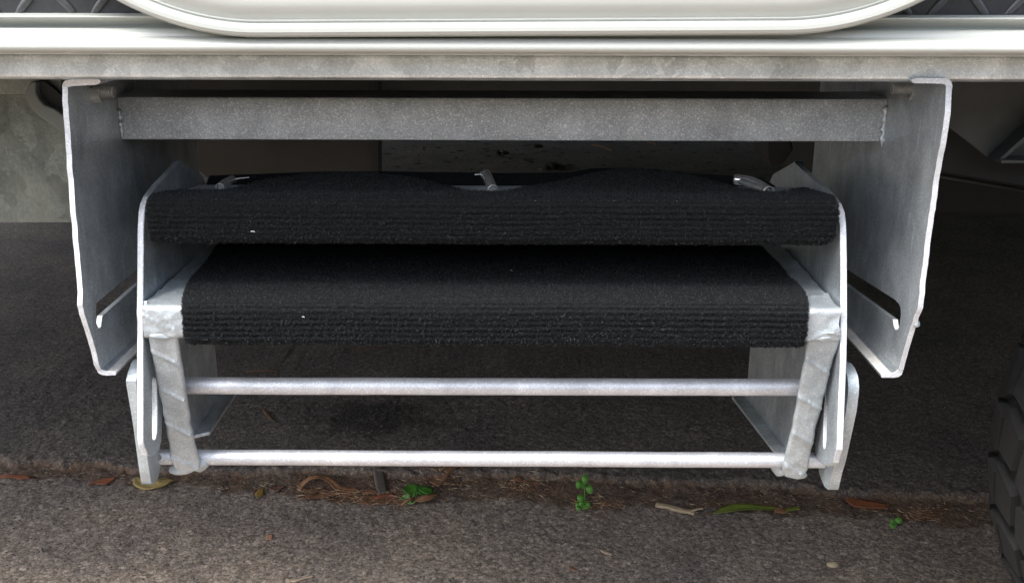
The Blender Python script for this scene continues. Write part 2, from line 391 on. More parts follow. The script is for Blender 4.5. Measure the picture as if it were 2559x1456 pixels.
kid(extr('trim_moulding', fine(prof), XL, XR, M_white, None, 40, label='white ribbed moulding with a fat rounded lower bead'))
rp = P([(134, 0.711), (139, 0.7092), (150, 0.709), (172, 0.709), (187, 0.7090), (192, 0.7098), (195.5, 0.7120), (197.2, 0.7150), (198, 0.720)])
rp = fine(rp + [(0, 0), (0, 0)], 3)[:-2]
zr = rp[-1][1]
kid(extr('chassis_rail', rp + [(0.77, zr), (0.77, rp[0][1])], XL, XR, M_rail, None, 40, label='mottled galvanised chassis rail'))
# door frame swept round its rounded lower corners
yF = 0.6735
cL = aty(640, 97, yF); cR = aty(1960, 90.5, yF)
RL, RR_ = 0.187, 0.195
path = []
for k in range(9): path.append((cL.x - RL, cL.z + RL + 1.6 * (1 - k / 8) , -1, 0))
for k in range(1, 40):
    a = math.radians(180 + 90 * k / 40); path.append((cL.x + RL * math.cos(a), cL.z + RL + RL * math.sin(a), math.cos(a), math.sin(a)))
for k in range(0, 21): t = k / 20; path.append((cL.x + (cR.x - cL.x) * t, cL.z + (cR.z - cL.z) * t, 0, -1))
for k in range(1, 40):
    a = math.radians(270 + 90 * k / 40); path.append((cR.x + RR_ * math.cos(a), cR.z + RR_ + RR_ * math.sin(a), math.cos(a), math.sin(a)))
for k in range(9): path.append((cR.x + RR_, cR.z + RR_ + 1.6 * k / 8, 1, 0))
dprof = [(0.002, 0.030), (0.0000, 0.0125), (0.0006, 0.0045), (0.002, 0.0012), (0.004, 0.0), (0.0065, 0.0002), (0.0082, 0.0022), (0.0092, 0.0058), (0.0098, 0.0066), (0.0104, 0.0058), (0.011, 0.0056), (0.0117, 0.0064), (0.013, 0.006), (0.0155, 0.0042), (0.019, 0.0026), (0.0225, 0.0018), (0.0248, 0.0022), (0.0262, 0.0045), (0.0266, 0.02), (0.0266, 0.030)]
dprof = [(n_, d + yF) for n_, d in dprof]
vs, fs = [], []; n = len(dprof)
for (x, z, nx1, nz1) in path:
    for d, y in dprof: vs.append((x - nx1 * d, y, z - nz1 * d))
for i in range(len(path) - 1):
    for j in range(n - 1): fs.append((i * n + j, i * n + j + 1, (i + 1) * n + j + 1, (i + 1) * n + j))
df = pyd('door_frame', vs, fs, M_white, None, 35, label='white door surround with wide rounded corners'); fixn(df.data); kid(df)
vs, fs = [], []
inner = [(x - a * 0.0285, z - b * 0.0285) for x, z, a, b in path]
dl = [Vector((x, yF + 0.006, z)) for x, z in inner]
o = plate('door', M_wall, None, [(dl, (0, 0.02, 0))], 0.002, label='white door leaf'); kid(o)
se = [Vector((x - a * 0.0268, yF + 0.0085, z - b * 0.0268)) for x, z, a, b in path]
kid(tube('door_seal', se, 0.0016, M_seal, None, 8, cap=True))

# underside: dark cross members, shields, brackets
kid(extr('cross_member', [(1.20, aty(1500, 236, 1.20).z), (1.20, ZT + 0.01), (1.26, ZT + 0.01), (1.26, aty(1500, 236, 1.20).z)], -1.2, 1.6, M_steel_dark, None))
Ys = 1.12
sh = [aty(*p, Ys) for p in [(428, 234), (441, 198), (441, 170), (949, 170), (949, 445), (520, 445), (503, 432), (446, 396), (443, 350)]]
kid(plate('water_tank_shield', M_shield, None, [(sh, (0, 0.02, 0))], 0.001, label='dull metal shield with a cut lower corner hanging behind the step'))
kid(plate('tank_shield_edge', M_under, None, [([aty(*p, Ys - 0.003) for p in [(941, 170), (949, 170), (949, 445), (941, 445)]], (0, -0.012, 0))], 0))
Yp = 0.85
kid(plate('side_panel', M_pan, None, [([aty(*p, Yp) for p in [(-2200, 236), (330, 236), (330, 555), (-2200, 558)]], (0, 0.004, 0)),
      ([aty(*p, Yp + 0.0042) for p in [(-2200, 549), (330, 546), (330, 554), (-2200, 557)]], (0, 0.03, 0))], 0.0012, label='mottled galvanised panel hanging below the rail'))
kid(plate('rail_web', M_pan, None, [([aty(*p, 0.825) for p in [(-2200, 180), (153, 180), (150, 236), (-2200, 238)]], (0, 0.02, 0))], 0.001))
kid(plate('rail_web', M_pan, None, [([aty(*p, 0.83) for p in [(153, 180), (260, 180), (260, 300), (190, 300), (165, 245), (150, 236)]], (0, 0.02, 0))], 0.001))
# folded strap bracket at left
st_out = [(67, 222), (62, 232), (66, 250), (74, 265), (86, 279), (100, 292), (130, 312), (175, 345), (250, 395), (270, 395), (270, 330), (230, 330), (175, 300), (157, 288), (135, 272), (110, 262), (98, 248), (89, 232), (88, 218), (90, 205), (84, 203), (74, 207)]
kid(plate('strap_bracket', M_strap, None, [([aty(*p, 0.812) for p in st_out], (0, 0.012, 0))], 0.001, label='bent grey strap behind the left bracket'))
st_in = [(89, 203), (100, 201), (114, 203), (124, 212), (150, 234), (200, 262), (270, 300), (270, 345), (200, 318), (157, 286), (124, 262), (107, 247), (92, 228), (88, 214)]
kid(plate('strap_inner_plate', M_under, None, [([aty(*p, 0.819) for p in st_in], (0, 0.004, 0))], 0.0005))
# right side: dark hanger and brake pipe
hg = [aty(*p, 0.86) for p in [(2300, 200), (2700, 200), (2700, 420), (2640, 400), (2467, 391), (2370, 316), (2300, 262)]]
kid(plate('spring_hanger', M_steel_dark, None, [(hg, (0, 0.004, 0))], 0.001, label='dark steel hanger plate behind the right bracket'))
kid(plate('hanger_flange', M_steel_dark, None, [([aty(*p, 0.858) for p in [(2466, 391), (2556, 309), (2640, 235), (2652, 243), (2474, 394)]], (0, -0.02, 0)),
      ([aty(*p, 0.8575) for p in [(2470, 387), (2640, 388), (2640, 396), (2470, 395)]], (0, -0.024, 0))], 0.0006))
kid(plate('mudguard', M_under, None, [([aty(*p, 0.90) for p in [(2380, 180), (2900, 180), (2900, 520), (2300, 420)]], (0, 0.004, 0))], 0.001))
kid(tube('brake_pipe', [aty(2300, 425, 1.0), aty(2350, 439, 1.0), aty(2450, 456, 1.0), aty(2558, 474, 1.0), aty(2750, 505, 1.0)], 0.0022, M_steel_dark))
kid(box('underfloor_shade_box', 0.50, 3.4, 1.42, 4.2, 0.365, ZT + 0.011, M_under, None, 0.01))  # box added under the floor to darken the ground at right
# bump stop hanging at the back right
bs = [aty(*p, 1.5) for p in [(1915, 345), (1975, 345), (1985, 372), (1962, 404), (1950, 414), (1920, 412), (1914, 395)]]
kid(plate('suspension_stop', M_under, None, [(bs, (0, 0.08, 0))], 0.004))

# wheel
XW, RW = 0.748, 0.300
Y0, Y1 = 0.665, 0.880
whl = bpy.data.objects.new('wheel', None); C.objects.link(whl); whl.location = (XW, 0.0, RW * 0.975); kid(whl)
whl.rotation_euler = (0, math.radians(2.0), 0)
hw = (Y1 - Y0) / 2; ym = (Y0 + Y1) / 2
tp = [(-hw + 0.012, 0.175), (-hw, 0.20), (-hw - 0.006, 0.225), (-hw - 0.004, 0.255), (-hw + 0.006, 0.275), (-hw + 0.02, 0.288), (-0.05, 0.291), (0, 0.292), (0.05, 0.291), (hw - 0.02, 0.288), (hw - 0.006, 0.275), (hw + 0.004, 0.255), (hw + 0.006, 0.225), (hw, 0.20), (hw - 0.012, 0.175)]
vs, fs = [], []; ns = 120; n = len(tp)
for i in range(ns):
    a = 2 * math.pi * i / ns
    vs += [(r * math.cos(a), ym + y, r * math.sin(a)) for y, r in tp]
for i in range(ns):
    for j in range(n): fs.append((i * n + j, i * n + (j + 1) % n, ((i + 1) % ns) * n + (j + 1) % n, ((i + 1) % ns) * n + j))
tyre = pyd('tyre', vs, fs, M_rubber, whl, 50); fixn(tyre.data)
rim = [(-0.05, 0.02), (-0.06, 0.10), (-0.085, 0.165), (-hw + 0.012, 0.18), (hw - 0.012, 0.18), (0.06, 0.15), (0.06, 0.02)]
vs, fs = [], []; n = len(rim)
for i in range(48):
    a = 2 * math.pi * i / 48; vs += [(r * math.cos(a), ym + y, r * math.sin(a)) for y, r in rim]
for i in range(48):
    for j in range(n): fs.append((i * n + j, i * n + (j + 1) % n, ((i + 1) % 48) * n + (j + 1) % n, ((i + 1) % 48) * n + j))
r_ = pyd('rim', vs, fs, M_steel_dark, whl, 40); fixn(r_.data)
# tread blocks: chevron lugs in rows across the tread
def block_mesh(name, poly, h, r0=0.288):
    vs = []; k = len(poly)
    for (u, y) in poly:
        a = u / RW; rr = r0 - max(0, abs(y) - (hw - 0.024)) * 0.75
        vs.append(((rr - 0.004) * math.cos(a), ym + y, (rr - 0.004) * math.sin(a)))
    c = (sum(p[0] for p in poly) / k, sum(p[1] for p in poly) / k)
    for (u, y) in poly:
        u2 = c[0] + (u - c[0]) * 0.93; y2 = c[1] + (y - c[1]) * 0.95; a = u2 / RW; rr = r0 + h - max(0, abs(y2) - (hw - 0.024)) * 0.55
        vs.append((rr * math.cos(a), ym + y2, rr * math.sin(a)))
    fs = [tuple(range(k, 2 * k))] + [(i, (i + 1) % k, (i + 1) % k + k, i + k) for i in range(k)]
    me = bpy.data.meshes.new(name); me.from_pydata(vs, [], fs); me.update(); fixn(me); me.materials.append(M_rubber); return me
NB = 34; du = 2 * math.pi * RW / NB
shapes = []
for sgn in (1, -1):
    shapes.append(block_mesh('tread_block', [(-0.024, sgn * (hw + 0.002)), (-0.026, sgn * (hw - 0.028)), (-0.016, sgn * (hw - 0.040)), (0.018, sgn * (hw - 0.040)), (0.028, sgn * (hw - 0.026)), (0.028, sgn * (hw + 0.002))], 0.011))
    shapes.append(block_mesh('tread_block', [(-0.030, sgn * (hw - 0.046)), (-0.012, sgn * (hw - 0.078)), (0.022, sgn * (hw - 0.074)), (0.014, sgn * (hw - 0.046))], 0.012))
shapes.append(block_mesh('tread_block', [(-0.026, -0.008), (-0.010, -0.026), (0.024, -0.022), (0.028, 0.006), (0.012, 0.026), (-0.022, 0.022)], 0.012))
for i in range(NB):
    for si, me in enumerate(shapes):
        o = bpy.data.objects.new('tread_block', me); C.objects.link(o); o.parent = whl
        o.rotation_euler = (0, -(i + (0.5 if si in (2, 3) else 0.25 if si == 4 else 0)) * 2 * math.pi / NB, 0)

# ================================================================== FOLDING STEP
step = thing('folding_step', 'galvanised two tread folding caravan step hanging below the door', 'folding step', (0, 0.8, 0.3))
def S(o): o.parent = step; o.matrix_parent_inverse = Matrix.Translation((0, -0.8, -0.3)); return o
T = 0.004
BY = 1.0
# outer side brackets
frontL = [(155, 216), (158, 286), (165, 370), (171, 466), (178, 557), (187, 654), (193, 731), (192, 762), (198, 785), (215, 835), (235, 910), (241, 922)]
frontR = [(2380, 216), (2375, 286), (2368, 336), (2358, 386), (2350, 437), (2344, 473), (2334, 553), (2322, 634), (2314, 701), (2307, 768), (2296, 793), (2294, 806), (2288, 818), (2270, 879), (2258, 922)]
slotL = [(241, 757), (341, 674), 'b', (341, 713), (256, 788), (254, 800), (252, 816), (247, 820), (242, 808), (240, 780)]
slotR = [(2250, 768), (2246, 758), (2236, 748), (2119, 674), 'b', (2119, 715), (2231, 797), (2233, 812), (2237, 823), (2244, 822), (2248, 809), (2251, 785)]
def bracket(sgn, front, slot, tabpx, botpx):
    Xo = 0.31 * sgn; Xi = 0.306 * sgn
    pts = [atx(px, py, Xo) for px, py in front]
    zt, zb = pts[0].z, pts[-1].z
    pts = [p + Vector((0, noise.noise(p * 70) * 0.0012 + noise.noise(p * 210) * 0.0009, 0)) for p in densify(pts, 0.004)[:-int((pts[-1] - pts[0]).length / 0.004)] + [pts[-1]]]
    pts += [Vector((Xo, BY, pts[-1].z)), Vector((Xo, BY, zt))]
    hole = []
    zz = None
    for q in slot:
        if q == 'b':
            a = hole[-1]; hole.append(Vector((Xo, 0.93, a.z - 0.002))); hole.append(Vector((Xo, 0.93, a.z - 0.017)))
        else:
            h = atx(q[0], q[1], Xi); hole.append(Vector((Xo, h.y, h.z)))
    main = (pts, (-sgn * T, 0, 0), [hole])
    y0 = pts[0].y + 0.0006
    tab = [aty(*q, y0) for q in tabpx]
    yb = atx(*front[-1], Xo).y + 0.0005
    bot = [aty(*q, yb) for q in botpx]
    o = plate('side_bracket', M_galvin, None, [main, (tab, (0, BY - y0 - 0.001, 0)), (bot, (0, BY - yb - 0.001, 0))], 0.0007, edge=M_lit_edge)
    return S(o)
bracket(-1, frontL, slotL,
        [(155.4, 222), (154.8, 214), (157, 207), (163, 201), (174, 198.7), (236, 197.3), (247, 198.5), (252, 203), (249, 208), (240, 212), (182, 215), (173, 217), (168, 222)],
        [(240.8, 921), (245, 931), (254, 936), (266, 937.5), (289, 936.5), (291, 928), (268, 926), (259, 924), (254.5, 921)])
bracket(1, frontR, slotR,
        [(2380, 222), (2380.6, 214), (2378, 204), (2372, 198), (2362, 195), (2290, 194.5), (2281, 197), (2277, 202), (2283, 208), (2355, 209), (2362, 211), (2366, 222)],
        [(2258.3, 921), (2254, 935), (2246, 941), (2234, 943), (2203, 942.5), (2201, 934), (2228, 932), (2238, 928), (2244.3, 921)])
# dusty inner faces of the two bottom flanges
for sgn, y in ((-1, 0.727), (1, 0.728)):
    zf = atx(*(frontL if sgn < 0 else frontR)[-1], 0.31 * sgn).z
# cross channel between the brackets
yc = 0.812
zc0 = aty(1250, 349.5, yc).z; zc1 = aty(1250, 242, yc).z
cprof = [(yc, zc0), (yc + 0.001, zc0 - 0.0008), (yc + 0.004, zc0 - 0.0008), (yc + 0.005, zc0), (yc + 0.005, zc1 - 0.005), (yc + 0.045, zc1 - 0.004), (yc + 0.045, zc1), (yc + 0.004, zc1), (yc + 0.001, zc1 - 0.0012), (yc, zc1 - 0.004)]
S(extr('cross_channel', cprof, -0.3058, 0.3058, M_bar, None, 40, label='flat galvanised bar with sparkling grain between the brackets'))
# weld runs where the bar meets the brackets
def weld(a, b, r, parent_fn, seed=0, m=M_zinc, n=14):
    a, b = Vector(a), Vector(b); pts, rs = [], []
    for i in range(n + 1):
        t = i / n; pts.append(a.lerp(b, t) + Vector((noise.noise(Vector((i * 0.9, seed, 0))), noise.noise(Vector((i * 0.9, seed, 5))), 0)) * r * 0.4)
        rs.append(r * (0.35 if i in (0, n) else 0.8 + 0.35 * math.sin(i * 1.9 + seed)))
    return parent_fn(tube('weld', pts, rs, m, None, 8))
weld((0.305, yc - 0.0004, zc0 - 0.004), (0.305, yc - 0.0004, zc1 - 0.006), 0.0028, S, 3, M_galvin)
weld((-0.305, yc - 0.0004, zc0 + 0.001), (-0.305, yc - 0.0004, zc1 - 0.010), 0.0022, S, 8, M_galvin)
# bolts
def hexnut(x0, x1, y, z, r, name='nut'):
    vs = []; 
    for x in (x0, x1): vs += [(x, y + r * math.cos(math.radians(60 * k + 12)), z + r * math.sin(math.radians(60 * k + 12))) for k in range(6)]
    o = pyd(name, vs, [(0, 1, 2, 3, 4, 5), (11, 10, 9, 8, 7, 6)] + [(k, (k + 1) % 6, (k + 1) % 6 + 6, k + 6) for k in range(6)], M_bolt, None)
    fixn(o.data); b = o.modifiers.new('bevel', 'BEVEL'); b.width = 0.0009; b.segments = 2; return o
for sgn in (-1, 1):
    q = aty(235, 236, 0.765) if sgn < 0 else aty(2293, 228, 0.765)
    y, z = q.y, q.z
    a = 0.306 * sgn; b = aty(255 if sgn < 0 else 2271, 236, 0.765).x
    nut = S(hexnut(aty(215 if sgn < 0 else 2316, 230, .765).x, b, y, z, 0.0066))
    c = aty(286 if sgn < 0 else 2226, 236, 0.765).x
    pts, rs = [], []
    nth = 24
    for i in range(nth + 1):
        pts.append((a + (c - a) * i / nth, y, z + 0.002)); rs.append(0.0044 if i % 2 else 0.0037)
    S(tube('bolt', pts, rs, M_bolt, None, 12, smooth=30))

# inner swing frames
XFL, XFR, TF = -0.2767, 0.2633, 0.005
def swing(Xo, sgn, pts_o, pts_i, slot):
    Xi = Xo - sgn * TF
    out = [Vector((Xo, *atx(px, py, Xo)[1:])) for px, py in pts_o]
    out += [Vector((Xo, *atx(px, py, Xi)[1:])) for px, py in pts_i]
    hl = [Vector((Xo, *atx(px, py, Xi)[1:])) for px, py in slot]
    out = [p + Vector((0, noise.noise(p * 80) * 0.0008, 0)) for p in out]
    return S(plate('swing_frame', M_galvin, None, [(out, (-sgn * TF, 0, 0), [hl])], 0.0008, edge=M_lit_edge))
swing(XFL, -1,
      [(440, 402), (425, 414), (405, 434), (385, 455), (368, 474), (357, 490), (350, 507), (345.5, 530), (343, 570), (342, 640), (341.5, 760), (340.5, 782), (342, 800), (342, 900), (342.5, 1000), (342.5, 1098), (345, 1114), (352, 1127)],
      [(370, 1137), (380, 1138), (390, 1134), (399, 1120), (404, 1102), (406, 1050), (404, 985), (402, 920), (412, 860), (470, 790), (560, 650), (560, 560), (505, 437), (448, 399)],
      [(381, 948), (385, 942), (391, 944), (393, 960), (393.5, 1030), (393, 1078), (390, 1096), (386, 1101), (382, 1094), (381, 1070), (381, 1000)])
swing(XFR, 1,
      [(1995, 405), (2015, 420), (2040, 442), (2066, 465), (2090, 489), (2103, 507), (2111, 530), (2115, 560), (2117, 640), (2117, 800), (2115.5, 900), (2111, 1000), (2106.5, 1122), (2101, 1138)],
      [(2081, 1155), (2066, 1163), (2056, 1160), (2045, 1150), (2037, 1132), (2036.5, 1107), (2044, 1070), (2052, 1040), (2061, 1003), (2064, 950), (2060, 880), (2000, 790), (1900, 650), (1880, 560), (1931, 435), (1990, 401)],
      [(2063, 960), (2068, 965), (2068, 1000), (2066.5, 1060), (2065, 1100), (2062, 1118), (2058.5, 1120), (2057, 1110), (2057.5, 1060), (2058.5, 1030), (2060, 985)])
# link arms outside the swing frames
def arm(Xo, sgn, pts_o, pts_i, th=0.0082):
    Xi = Xo - sgn * th
    out = [Vector((Xo, *atx(px, py, Xo)[1:])) for px, py in pts_o] + [Vector((Xo, *atx(px, py, Xi)[1:])) for px, py in pts_i]
    return S(plate('link_arm', M_zinc, None, [(out, (-sgn * th, 0, 0))], 0.0012))
arm(-0.2905, -1, [(334, 896), (327, 906), (320, 926), (314, 950), (316, 966), (322, 1000), (329, 1040), (336, 1090), (341, 1127), (347, 1170), (352.5, 1203), (356, 1208)],
    [(379, 1208.5), (388, 1205), (395, 1196), (399, 1180), (402, 1160), (400, 1120), (392, 1050), (380, 985), (370, 935), (362, 900)])
arm(0.2771, 1, [(2116, 902), (2128, 907), (2137, 920), (2144, 938), (2147, 962), (2146, 985), (2141, 1025), (2132, 1068), (2123, 1108), (2114, 1150), (2105, 1180), (2096, 1219), (2094, 1222)],
    [(2069, 1222), (2060, 1214), (2052, 1196), (2046, 1178), (2046, 1150), (2052, 1100), (2062, 1040), (2075, 960), (2085, 910)])

# upper tread
ZU = aty(1280, 466, 0.862).z
S(plate('upper_tread', M_zinc, None, [([Vector((XFL + TF + 0.006, y, z)) for y, z in
        [(0.752, aty(1280, 600, 0.752).z), (0.752, aty(1280, 500, 0.752).z), (0.765, aty(1280, 487, 0.765).z - 0.002), (0.857, ZU), (0.866, ZU), (0.866, ZU - 0.003), (0.768, aty(1280, 487, 0.765).z - 0.006), (0.756, aty(1280, 500, 0.752).z - 0.003), (0.756, aty(1280, 600, 0.752).z)]],
        (XFR - TF - XFL - TF - 0.012, 0, 0))], 0.0008))

# lower tread: slab with a front lip, galvanised over wound tape
LX0, LX1 = -0.2695, 0.2560
zlt = aty(1280, 768, 0.7205).z           # top surface
def ridge(u):                             # overlapping turns of tape
    f = u % 1.0; return (f ** 9) * 1.25 - 0.2 * f
def organic_slab(name, prof, x0, x1, nx, m, disp, parent_fn, smooth=50):
    """closed profile run along x, pushed about by disp(p, i) -> Vector"""
    n = len(prof); vs, fs = [], []
    for i in range(nx + 1):
        x = x0 + (x1 - x0) * i / nx
        for j, (y, z) in enumerate(prof): p = Vector((x, y, z)); vs.append(p + disp(p))
    for i in range(nx):
        for j in range(n): a = i * n + j; b = i * n + (j + 1) % n; fs.append((a, b, b + n, a + n))
    fs += [tuple(range(n)), tuple(range(nx * n + n - 1, nx * n - 1, -1))]
    o = pyd(name, vs, fs, m, None, smooth); fixn(o.data); return parent_fn(o)
zb = aty(440, 843, 0.721).z
pr = [(0.7245, zb + 0.0002), (0.7225, zb - 0.0006), (0.7208, zb + 0.0006)]
for k in range(1, 12): pr.append((0.7205 - 0.0006 * math.sin(k / 12 * 3.1), zb + (zlt - 0.004 - zb) * k / 12))
for k in range(0, 6):
    a = math.radians(180 - 90 * k / 5); pr.append((0.7245 + 0.004 * math.cos(a), zlt - 0.004 + 0.004 * math.sin(a)))
for k in range(1, 60): pr.append((0.7245 + (0.905 - 0.7245) * k / 60, zlt))
pr += [(0.905, zlt), (0.905, zlt - 0.006), (0.728, zlt - 0.006)]
def disp_tread(p):
    e = min(abs(p.x - LX0), abs(p.x - LX1)); w_ = max(0, 1 - e / 0.07)
    if w_ <= 0: return Vector((0, 0, 0))
    s = 1 if p.x < 0 else -1
    if p.z > zlt - 0.002 and p.y > 0.726:
        r = ridge((p.y - 0.722 + s * (p.x) * 0.28 + 0.1) / 0.031) * 0.0022
        return Vector((noise.noise(p * 60) * 0.0014 * w_ * (1 if e < 0.004 else 0.0), 0, r * w_ + noise.noise(p * 150) * 0.0004))
    d = noise.noise(Vector((p.x * 120, 3, p.z * 190))) * 0.0009 + noise.noise(Vector((p.x * 55, 9, p.z * 70))) * 0.0012
    d += ridge((p.z + s * p.x * 0.5 + 0.5) / 0.021) * -0.0013
    side = noise.noise(Vector((0, 0, p.z * 110 + (3 if s > 0 else 8)))) * 0.0018 if e < 0.01 else 0
    return Vector((side, d * w_, 0))
organic_slab('lower_tread', pr, LX0, LX1, 420, M_zinc, disp_tread, S)

# legs: tape-bound strips in a slightly raked plane
lp0 = Vector((0, 0.7215, zb)); ln = Vector((0, 1, 0.22)).normalized()
def leg(left, right, seed, flip):
    n = 90; wN = 14; th = 0.0048; vs, fs = [], []
    ys_ = np.linspace(left[0][1], left[-1][1], n + 1)
    L_ = [(interp(y, [(b, a) for a, b in left]), y) for y in ys_]
    ys2 = np.linspace(right[0][1], right[-1][1], n + 1)
    R_ = [(interp(y, [(b, a) for a, b in right]), y) for y in ys2]
    ring = 2 * (wN + 1)
    for i in range(n + 1):
        a = atp(*L_[i], lp0, ln); b = atp(*R_[i], lp0, ln); front, back = [], []
        for k in range(wN + 1):
            t = k / wN; p = a.lerp(b, t)
            edge = min(t, 1 - t) * (b - a).length; rnd_ = max(0, 0.0016 - edge)
            s = (p.z * (1) + p.x * 0.62 + 1) / 0.034
            h = ridge(s) * 0.0019 + noise.noise(p * 130 + Vector((seed, 0, 0))) * 0.0006 + noise.noise(p * 45 + Vector((seed, 4, 0))) * 0.0008
            pw = p + Vector((noise.noise(Vector((p.z * 95, seed, 1 if t < 0.5 else 5))) * 0.0009 if edge < 0.002 else 0, 0, 0))
            front.append(pw - ln * (h - rnd_ * 1.1)); back.append(pw + ln * (th - rnd_ * 0.6))
        vs += front + back[::-1]
    for i in range(n):
        for k in range(ring): q = i * ring + k; q2 = i * ring + (k + 1) % ring; fs.append((q, q2, q2 + ring, q + ring))
    fs += [tuple(range(ring)), tuple(range(n * ring + ring - 1, n * ring - 1, -1))]
    o = pyd('leg', vs, fs, M_zinc, None, 55); fixn(o.data); return S(o)
leg([(363, 825), (366, 838), (374, 868), (380, 899), (389, 944), (397, 985), (404, 1019), (416, 1087), (424, 1135), (428, 1158), (433, 1170), (441, 1179)],
    [(442, 836), (443, 850), (457, 944), (466, 1005), (473, 1048), (481, 1095), (488, 1123), (494, 1146), (499, 1160), (497, 1174)], 1, False)
leg([(2021, 836), (2020, 857), (2003, 949), (1994, 1000), (1986, 1048), (1974, 1100), (1962, 1152), (1957, 1172), (1960, 1186)],
    [(2104, 825), (2100, 857), (2085, 897), (2067, 967), (2055, 1015), (2043, 1063), (2034, 1100), (2028, 1128), (2023, 1160), (2019, 1178), (2008, 1191)], 6, True)
# side plates of the lower step with their inward flanges
def lower_side(X, sgn, topfront, rear, flange_w):
    yr = atx(*rear, X).y; z_b = atx(*rear, X).z
    yf0, yf1 = 0.7275, atp(1280, 1165, lp0, ln).y + 0.005
    z_f = max(z_b, atp(1280, 1168, lp0, ln).z)
    out = [Vector((X, yf0, zlt - 0.007)), Vector((X, yf1, z_f + 0.004)), Vector((X, yf1 + 0.006, z_f)), Vector((X, yr, z_b)), Vector((X, yr, z_b + 0.012)), Vector((X, yr - 0.012, z_b + 0.016)), Vector((X, yr - 0.012, zlt - 0.007))]
    fl = [Vector((X - sgn * 0.0031, yf1 + 0.012, z_f + 0.0002)), Vector((X - sgn * (flange_w + 0.003), yf1 + 0.020, z_f + 0.0002)), Vector((X - sgn * (flange_w + 0.003), yr - 0.003, z_b + 0.0002)), Vector((X - sgn * 0.0031, yr - 0.0005, z_b + 0.0002))]
    return S(plate('lower_side_plate', M_galvin, None, [(out, (-sgn * 0.003, 0, 0)), (fl, (0, 0, 0.003))], 0.0006))
lower_side(-0.2600, -1, None, (551, 985), 0.0125)
lower_side(0.2465, 1, None, (1865, 993), 0.0125)
# rods
def rod(pyL, pyR, Y, pxL, pxR, r, seed):
    a, b = aty(pxL, pyL, Y), aty(pxR, pyR, Y); n = 60
    pts = [a.lerp(b, i / n) + Vector((0, 0, noise.noise(Vector((i * 0.12, seed, 0))) * 0.0003)) for i in range(n + 1)]
    rs = [r * (1 + 0.02 * noise.noise(Vector((i * 0.6, seed, 3)))) for i in range(n + 1)]
    return S(tube('rod', pts, rs, M_rod, None, 28))
rod(962.5, 967, 0.7545, 374, 2066, 0.0069, 1)
rod(1140.5, 1149, 0.7600, 384, 2060, 0.0064, 2)
# weld lumps at the leg feet
def lump(px, py, Y, sx_, sy_, sz_, seed, rot=0):
    bm = bmesh.new(); bmesh.ops.create_icosphere(bm, subdivisions=4, radius=1)
    c = aty(px, py, Y)
    for v in bm.verts:
        q = v.co.copy(); v.co *= 1 + 0.16 * noise.noise(q * 1.6 + Vector((seed, 0, 0))) + 0.05 * noise.noise(q * 6 + Vector((seed, 0, 0)))
        v.co = Vector((v.co.x * sx_, v.co.y * sy_, v.co.z * sz_))
    bmesh.ops.rotate(bm, verts=bm.verts, cent=(0, 0, 0), matrix=Matrix.Rotation(math.radians(rot), 3, 'Y'))
    bmesh.ops.translate(bm, verts=bm.verts, vec=c)
    me = bpy.data.meshes.new('weld'); bm.to_mesh(me); bm.free()
    return S(link('weld', me, M_zinc, None, 180))
lump(501, 1156, 0.757, 0.0075, 0.006, 0.0068, 1, -25)
lump(455, 1170, 0.757, 0.0105, 0.007, 0.0045, 4, -5)
lump(1950, 1166, 0.762, 0.0085, 0.006, 0.0075, 2, 35)
lump(1985, 1180, 0.762, 0.0100, 0.007, 0.0045, 7, 5)
lump(2289, 808, atx(2289, 808, 0.31).y, 0.0028, 0.003, 0.003, 9, 0)
lump(400, 838, 0.7225, 0.010, 0.0030, 0.0030, 12, 4)
lump(2062, 842, 0.7225, 0.010, 0.0030, 0.0030, 15, -4)
# end screw in the lower rod's stub
q = aty(396, 1142, 0.7540)
S(tube('screw', [q, q + Vector((0, -0.0012, 0.0004))], 0.0026, M_bolt, None, 14))

